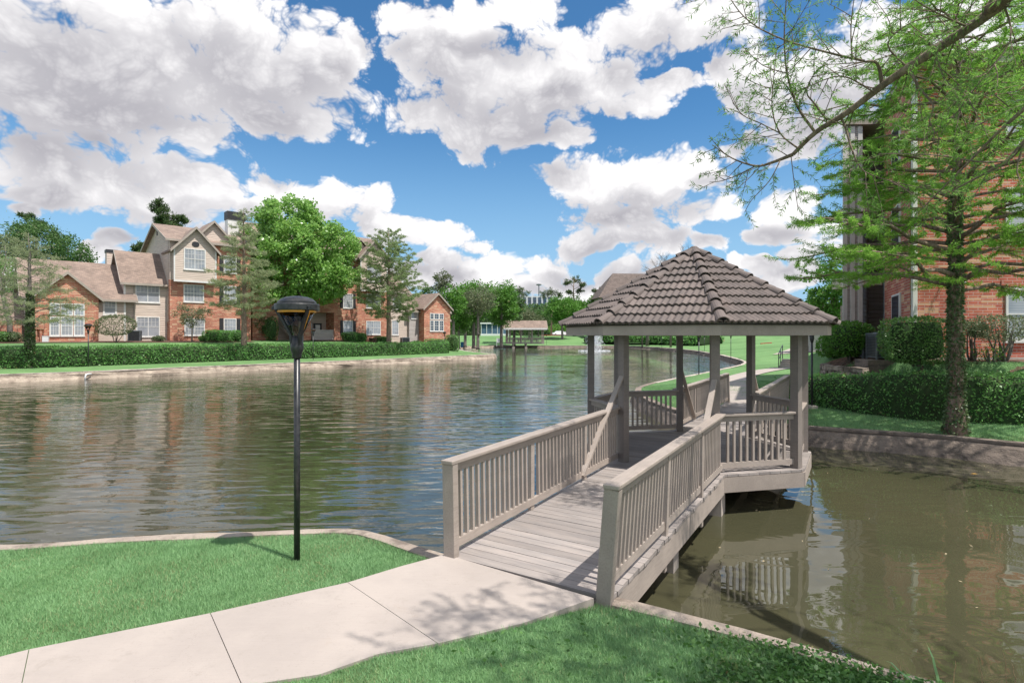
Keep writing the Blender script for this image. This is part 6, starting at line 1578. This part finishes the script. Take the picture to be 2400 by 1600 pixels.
# ------------------------------------------------------------------ overhanging cypress on the near bank, its trunk right of the view
def overhang():
    T = Vector((7.2, .9, 0)); T.z = LZ(7.2, .9); rg = np.random.default_rng(401)
    r = thing('overhanging_cypress', 'near cypress reaching thin feathery boughs into the view from the upper right', 'tree', T)
    t = MB(); t.tube([(0, 0, -.2), (0, 0, .3), (.05, .05, 3.5), (0, .1, 7), (-.1, .1, 10), (0, 0, 14)], [.42, .30, .25, .20, .13, .03], 12); t.build('trunk', M['bark'], r, True)
    br = MB(); LV = []; o = np.array(T)
    def zpt(zx, zy, Y): return np.array(AT(1650 + zx / 3.136, zy / 3.136, Y)) - o
    def spray(P, r0, r1, dens, tl, sides=6, lev=1, bare=.0, hang=0.0):
        P = [np.array(p, float) for p in P]; n = len(P)
        Q = [P[0]]
        for i in range(n - 1):      # rounded bends
            p0, p1, p2, p3 = P[max(i - 1, 0)], P[i], P[i + 1], P[min(i + 2, n - 1)]
            for s in (.25, .5, .75, 1.0):
                Q.append(.5 * (2 * p1 + (p2 - p0) * s + (2 * p0 - 5 * p1 + 4 * p2 - p3) * s * s + (3 * p1 - p0 - 3 * p2 + p3) * s ** 3))
        m = len(Q); br.tube(Q, [r0 + (r1 - r0) * (i / (m - 1)) ** .8 for i in range(m)], sides)
        A = np.array(Q); L = np.linalg.norm(np.diff(A, axis=0), axis=1); tot = L.sum(); cs = np.concatenate([[0], np.cumsum(L)])
        def leaves_on(A, cs, tot, s0, per, ll):
            k = max(2, int(tot * (1 - s0) * per)); s = rg.uniform(s0, 1, k) * tot; i = np.clip(np.searchsorted(cs, s) - 1, 0, len(A) - 2); f = ((s - cs[i]) / np.maximum(cs[i + 1] - cs[i], 1e-6))[:, None]
            p = A[i] + (A[i + 1] - A[i]) * f; d = unit(A[i + 1] - A[i]); sd_ = unit(np.cross(d, rg.normal(size=d.shape)))
            LV.append(leaf_arrays(p, sd_ + d * .7 + (0, 0, -.25), ll, .0105, rg))
        if lev == 0: leaves_on(A, cs, tot, .05, 95, .062); return
        k = int(tot * dens * (1 - bare))
        for q in range(k):
            s = (bare + (1 - bare) * (q + rg.uniform(0, 1)) / k) * tot; i = min(max(np.searchsorted(cs, s) - 1, 0), m - 2); f = (s - cs[i]) / max(cs[i + 1] - cs[i], 1e-6); p = A[i] + (A[i + 1] - A[i]) * f; d = unit((A[i + 1] - A[i])[None])[0]
            side = unit(np.cross(d, rg.normal(size=3))[None])[0]; ln = tl * rg.uniform(.35, 1.15) * (1.1 - .5 * s / tot)
            dv = unit((d * rg.uniform(.4, 1.0) + side * rg.uniform(.5, 1.0) + (0, 0, -hang))[None])[0]
            e = p + dv * ln; B = bend(p, e, 4, rg, rg.uniform(-.06, .06), .035)
            if lev == 1: spray([B[0], B[2], B[4]], max(.0032, r0 * .16), .0016, 0, 0, 3, 0)
            else: spray([B[0], B[2], B[4]], max(.006, r0 * .3), .002, dens * 1.3, tl * .50, 4, lev - 1, .12, hang)
    a = np.array((0, .1, 6.4))
    main = [a, zpt(2520, -190, 5.0)] + [zpt(*p) for p in ((2200, 25, 5.35), (1950, 205, 5.6), (1500, 500, 6.0), (1300, 640, 6.2), (1050, 830, 6.45), (820, 975, 6.7), (655, 1135, 6.85))]
    spray(main, .072, .024, 5.5, .9, 9, 1, .45)
    spray([zpt(*p) for p in ((655, 1135, 6.85), (500, 1195, 6.95), (380, 1220, 7.0), (210, 1165, 7.1), (60, 1065, 7.2))], .024, .004, 9, .55, 6, 2, .05, .35)
    subs = [([(1310, 620, 6.2), (1275, 470, 6.15), (1180, 455, 6.1), (1050, 490, 6.1)], .026, .5),
        ([(1180, 450, 6.1), (900, 385, 6.2), (580, 290, 6.4), (340, 165, 6.5), (200, 0, 6.6), (150, -160, 6.6)], .014, .75),
        ([(815, 970, 6.7), (690, 790, 6.7), (615, 560, 6.6), (590, 300, 6.5), (605, 0, 6.4), (620, -200, 6.3)], .018, .75),
        ([(690, 1090, 6.8), (560, 980, 6.9), (500, 790, 6.9), (520, 500, 6.9), (540, 330, 6.9)], .012, .7),
        ([(905, 885, 6.6), (810, 760, 6.6), (755, 680, 6.6), (800, 560, 6.5), (930, 430, 6.4)], .013, .6),
        ([(1010, 870, 6.5), (1040, 940, 6.5), (1095, 1120, 6.4), (1180, 1260, 6.3), (1450, 1350, 6.1), (1750, 1405, 5.9)], .016, .7),
        ([(1500, 495, 6.0), (1585, 650, 5.9), (1685, 775, 5.8), (1660, 900, 5.8), (1755, 1050, 5.7)], .018, .7),
        ([(380, 1220, 7.0), (240, 1290, 7.1), (130, 1330, 7.1), (40, 1340, 7.1)], .008, .45), ([(430, 1205, 7.0), (330, 1310, 7.0), (235, 1395, 7.0)], .006, .4), ([(560, 1180, 6.9), (480, 1330, 6.9), (350, 1470, 6.9), (300, 1560, 6.9)], .007, .5), ([(640, 1150, 6.85), (660, 1320, 6.8), (690, 1530, 6.8)], .006, .45),
        ([(560, 980, 6.9), (400, 900, 7.0), (290, 850, 7.0), (210, 755, 7.1)], .008, .5), ([(640, 660, 6.65), (450, 640, 6.8), (320, 585, 6.9)], .007, .45), ([(610, 540, 6.6), (430, 480, 6.7), (290, 350, 6.8)], .007, .45), ([(340, 170, 6.5), (230, 190, 6.6), (130, 215, 6.6)], .006, .35), ([(1090, 440, 6.1), (1080, 200, 6.1), (1110, -60, 6.0)], .010, .6),
        ([(1950, 205, 5.6), (1700, 90, 5.5), (1450, -60, 5.4)], .014, .8), ([(1500, 500, 6.0), (1350, 330, 6.0), (1500, 180, 5.9), (1750, 110, 5.8), (2100, 120, 5.6)], .011, .7), ([(2200, 25, 5.35), (2250, 300, 5.4), (2000, 640, 5.5), (1720, 1010, 5.6)], .012, .8), ([(1250, 680, 6.2), (1010, 560, 6.3), (760, 640, 6.5), (600, 700, 6.7)], .010, .6), ([(1700, 380, 5.8), (1800, 620, 5.7), (2100, 700, 5.5), (2400, 640, 5.3)], .012, .7), ([(1040, 930, 6.5), (900, 870, 6.5), (760, 840, 6.6), (560, 830, 6.7)], .007, .5)]
    for P, rr, tl in subs: spray([zpt(*p) for p in P], rr, .0035, 9.0, tl, 6, 2 if rr > .0075 else 1, .06, .12)
    low = [([(2700, 700, 4.6), (2352, 1050, 5.0), (2220, 1185, 5.1), (1980, 1320, 5.3), (1750, 1440, 5.5)], .034, .7), ([(2700, 450, 4.6), (2352, 800, 4.9), (2150, 985, 5.1), (1850, 1290, 5.4), (1560, 1575, 5.7)], .026, .7), ([(2220, 1185, 5.1), (2020, 1190, 5.2), (1700, 1140, 5.4), (1280, 1130, 5.8)], .010, .6), ([(2352, 1050, 5.0), (2300, 1260, 5.0), (2380, 1400, 4.9)], .010, .5)]
    for P, rr, tl in low: spray([zpt(*p) for p in P], rr, .004, 6.0, tl, 6, 1, .1, .1)
    b0 = np.array((0, .1, 5.9)); br.tube([b0, low_pt(zpt, 2700, 700, 4.6)], [.05, .036], 6); br.tube([b0 + (0, 0, .8), low_pt(zpt, 2700, 450, 4.6)], [.04, .028], 6)
    # crown over the footpath and the viewer, above the picture
    for k in range(20):
        az = rg.uniform(0, 6.283); z = rg.uniform(5.4, 12.5); L = 4.6 * (1 - (z - 5) / 11) * rg.uniform(.6, 1.1); e = np.array((math.cos(az) * L, math.sin(az) * L, z + rg.uniform(.2, 1.2)))
        w = e + o; inview = w[1] > .5 and abs(w[0] / w[1]) < .98 and (w[2] - EYE) / w[1] < .63
        if inview: continue
        spray([np.array((0, .05, z)), e * (.5, .5, 1) + (0, 0, .1 - (e[2] - z) * .4), e], .03, .004, 4.0, .8, 5, 2, .2)
    # boughs arching left over the path: these lay the dappled shade on the paving
    for (x, y, z) in ((2.6, 1.2, 6.4), (2.9, 2.5, 7.2), (3.6, .3, 6.1), (2.0, 3.1, 6.9), (2.8, 3.25, 6.9), (1.7, 2.6, 6.8)):
        spray([np.array((0, .05, z - .3)), (np.array((x, y, z + .5)) - o) * (.5, .5, 1), np.array((x, y, z)) - o], .03, .004, 8.5, 1.0, 5, 2, .35)
    br.build('branches', M['bark'], r, True); leaf_obj('crown', LV, M['leaf_near'], r)
def low_pt(zpt, a, b, c): return zpt(a, b, c)
overhang()

# ------------------------------------------------------------------ grass and ground cover
def blademat(name, c1, c2, c3):
    m, nt, p = new_mat(name)
    c = nt.mix(nt.island(), c1, c2)
    c = nt.mix(nt.ramp(nt.noise(nt.pos(), 1.3, 4, 0.65), 0.4, 0.7, 0, .8), c, c3)
    c = nt.mix(nt.math('MULTIPLY', nt.math('GREATER_THAN', nt.island(), .86), nt.ramp(nt.noise(nt.pos(), 0.9, 4, .7), .42, .65)), c, (0.42, 0.38, 0.20))
    nt.link(c, p.inputs['Base Color']); p.inputs['Roughness'].default_value = .55; p.inputs['Specular IOR Level'].default_value = .25
    tr = nt.node('ShaderNodeBsdfTranslucent'); nt.link(c, tr.inputs['Color']); mx = nt.node('ShaderNodeMixShader'); mx.inputs[0].default_value = .3
    nt.link(p.outputs[0], mx.inputs[1]); nt.link(tr.outputs[0], mx.inputs[2]); nt.link(mx.outputs[0], nt.n['Material Output'].inputs['Surface'])
    return m
M['blade'] = blademat('grass_blades', (0.230, 0.420, 0.185), (0.345, 0.550, 0.275), (0.190, 0.350, 0.145))
def grass(name, x0, x1, y0, y1, n, h, w, seed, keep, lab):
    rg = np.random.default_rng(seed); X = rg.uniform(x0, x1, n); Y = rg.uniform(y0, y1, n)
    s, _, _, bs = shore_sd(X, Y); k = keep(X, Y, s, bs); X, Y, s, bs = X[k], Y[k], s[k], bs[k]; n = len(X); Z = land_z(X, Y, s, bs)
    cl = .7 + .5 * np.sin(X * 3.1 + np.sin(Y * 2.3) * 2) * np.sin(Y * 2.7 + 1.3 * np.sin(X * 1.7)) * .5 + rg.uniform(-.25, .35, n)
    H = h * np.clip(cl, .4, 1.5); a = rg.uniform(0, 6.283, n); W = w * rg.uniform(.7, 1.3, n) / 2; la = rg.uniform(0, 6.283, n); ll = H * np.abs(rg.normal(.45, .3, n))
    b = np.stack([X, Y, Z - .005], 1); sx = np.stack([np.cos(a) * W, np.sin(a) * W, 0 * a], 1); tip = b + np.stack([np.cos(la) * ll, np.sin(la) * ll, H], 1)
    V = np.stack([b - sx, b + sx, tip], 1).reshape(-1, 3); F = np.arange(len(V), dtype=np.int32).reshape(-1, 3)
    o = mesh_obj(name, V, F, M['blade'], uv=False); tag(o, lab, 'grass', kind='stuff'); return o
def near_keep(X, Y, s, bs):
    vis = (np.abs(X) < Y * 1.3 + 1.2) & (Y > 2.6)
    k = (bs == 0) & (s > .11 + .03 * np.sin(X * 7) * np.sin(Y * 5)) & (poly_sd(X, Y, SIDEWALK) < -.005) & vis
    br_ = (X - GC.x) * math.cos(GR) + (Y - GC.y) * math.sin(GR); bp = -(X - GC.x) * math.sin(GR) + (Y - GC.y) * math.cos(GR)
    return k & ~((br_ > -7.05) & (np.abs(bp) < 1.05))
grass('lawn_grass', -10.5, 4.8, 2.6, 7.0, 980000, .042, .0062, 501, near_keep, 'short mown green lawn grass beside the sidewalk in the foreground')
def right_keep(X, Y, s, bs):
    return (bs == 1) & (s > .26) & (s < 6) & (X > 5) & (poly_sd(X, Y, TERR) < .3) & (np.abs(X) < Y * .97)
grass('lawn_grass', 5, 15, 12.5, 27, 420000, .055, .012, 502, right_keep, 'lawn grass on the right bank round the ivy covered trunk')
def cover():
    """leafy ground cover over the bank corner at the bottom right"""
    rg = np.random.default_rng(511); n = 42000; X = rg.uniform(-.5, 4.2, n); Y = rg.uniform(3.3, 5.2, n); s, _, _, bs = shore_sd(X, Y)
    edge = 1.25 - .33 * X + .25 * np.sin(X * 4.0) + rg.normal(0, .12, n)       # width of the belt grows towards the right
    k = (bs == 0) & (s > .0) & (s < 1.6) & (poly_sd(X, Y, SIDEWALK) < -.02) & (rg.uniform(0, 1, n) < np.clip((X + .12 * np.sin(Y * 9) - .75 - .45 * (Y - 3.3)) / 1.1, .02, 1)) & (Y - 3.3 < 1.45 - .30 * (X - .2) + rg.normal(0, .09, n)) & (s > np.clip(.30 - .12 * X, .03, .4))
    X, Y, s, bs = X[k], Y[k], s[k], bs[k]; Z = land_z(X, Y, s, bs) + rg.uniform(0, 1, len(X)) ** 1.5 * .065
    P = np.stack([X, Y, Z], 1); d = rg.normal(size=P.shape) * (1, 1, .35) + (0, 0, .25)
    o = leaf_obj('ground_cover', leaf_arrays(P, d, .042, .026, rg), M['leaf_cover']); tag(o, 'low leafy ground cover spilling over the bank edge at the bottom right', 'ground cover', kind='stuff')
    # dry stalks and two long green blades at the very edge
    bm_ = plain('dry_stalk', (.42, .31, .17), (.30, .20, .10), 20, .8)
    for i, (px, py, L, green) in enumerate([(2205, 1590, .34, 1), (2150, 1585, .26, 1), (2120, 1575, .16, 0), (2235, 1588, .18, 0), (2305, 1590, .22, 0), (2360, 1585, .25, 0), (2385, 1592, .16, 0), (2030, 1560, .10, 0)]):
        p = G(px, py + 14, .66); r = thing('grass_stalk', ('broad fresh green grass blade rising from the ground cover at the bottom right' if i == 0 else 'arching green grass blade left of the upright green blade at the bottom right') if green else 'thin dry grass stalk sticking out of the ground cover at the bottom right', 'grass stalk', p, 0, None if green else 'dry stalks in the ground cover'); m = MB()
        dx = rg.uniform(-.5, .2) if not green else (-.35 if i == 0 else -.8); B = bend((0, 0, -.03), (dx * L, rg.uniform(-.1, .1) * L, L * (.9 if i != 1 else .55)), 5, rg, .06, .02)
        if green: 
            for q in range(5): 
                w = .011 * (1 - (q / 5) ** 2); w2 = .011 * (1 - ((q + 1) / 5) ** 2) + .0004
                m.add([B[q] - (w, 0, 0), B[q] + (w, .003, 0), B[q + 1] + (w2, .003, 0), B[q + 1] - (w2, 0, 0)], [(0, 1, 2, 3)])
        else: m.tube(B, [.0035, .003, .0028, .0025, .002, .001], 4)
        m.build('blade' if green else 'stalk', M['blade'] if green else bm_, r)
cover()
lf = thing('fallen_leaf', 'single yellow fallen leaf floating on the still water near the dark bank wall', 'leaf', G(2283, 1110, .004)); m = MB(); m.add([(-.09, 0, 0), (-.02, -.03, .006), (.08, -.01, .004), (.01, .03, .008)], [(0, 1, 2, 3)]); m.build('blade', plain('leaf_yellow', (.5, .28, .05), None, 9, .6), lf)
def debris():
    rg = np.random.default_rng(610); n = 130; X = rg.uniform(.8, 12, n); Y = rg.uniform(4, 15, n); s, _, _, _ = shore_sd(X, Y)
    br_ = (X - GC.x) * math.cos(GR) + (Y - GC.y) * math.sin(GR); bp = -(X - GC.x) * math.sin(GR) + (Y - GC.y) * math.cos(GR)
    k = (s < -.15) & ((np.abs(bp) > 1.1) | (br_ > -1)); P = np.stack([X[k], Y[k], np.full(k.sum(), .006)], 1)
    d = rg.normal(size=P.shape) * (1, 1, 0.02); o = leaf_obj('floating_debris', leaf_arrays(P, d, .045, .02, rg), M['debris']); tag(o, 'scattered bits of leaf floating on the still water right of the footbridge', 'debris', kind='stuff')
M['debris'] = plain('dry_leaf_bits', (.42, .36, .24), (.30, .22, .12), 20, .8)
debris()
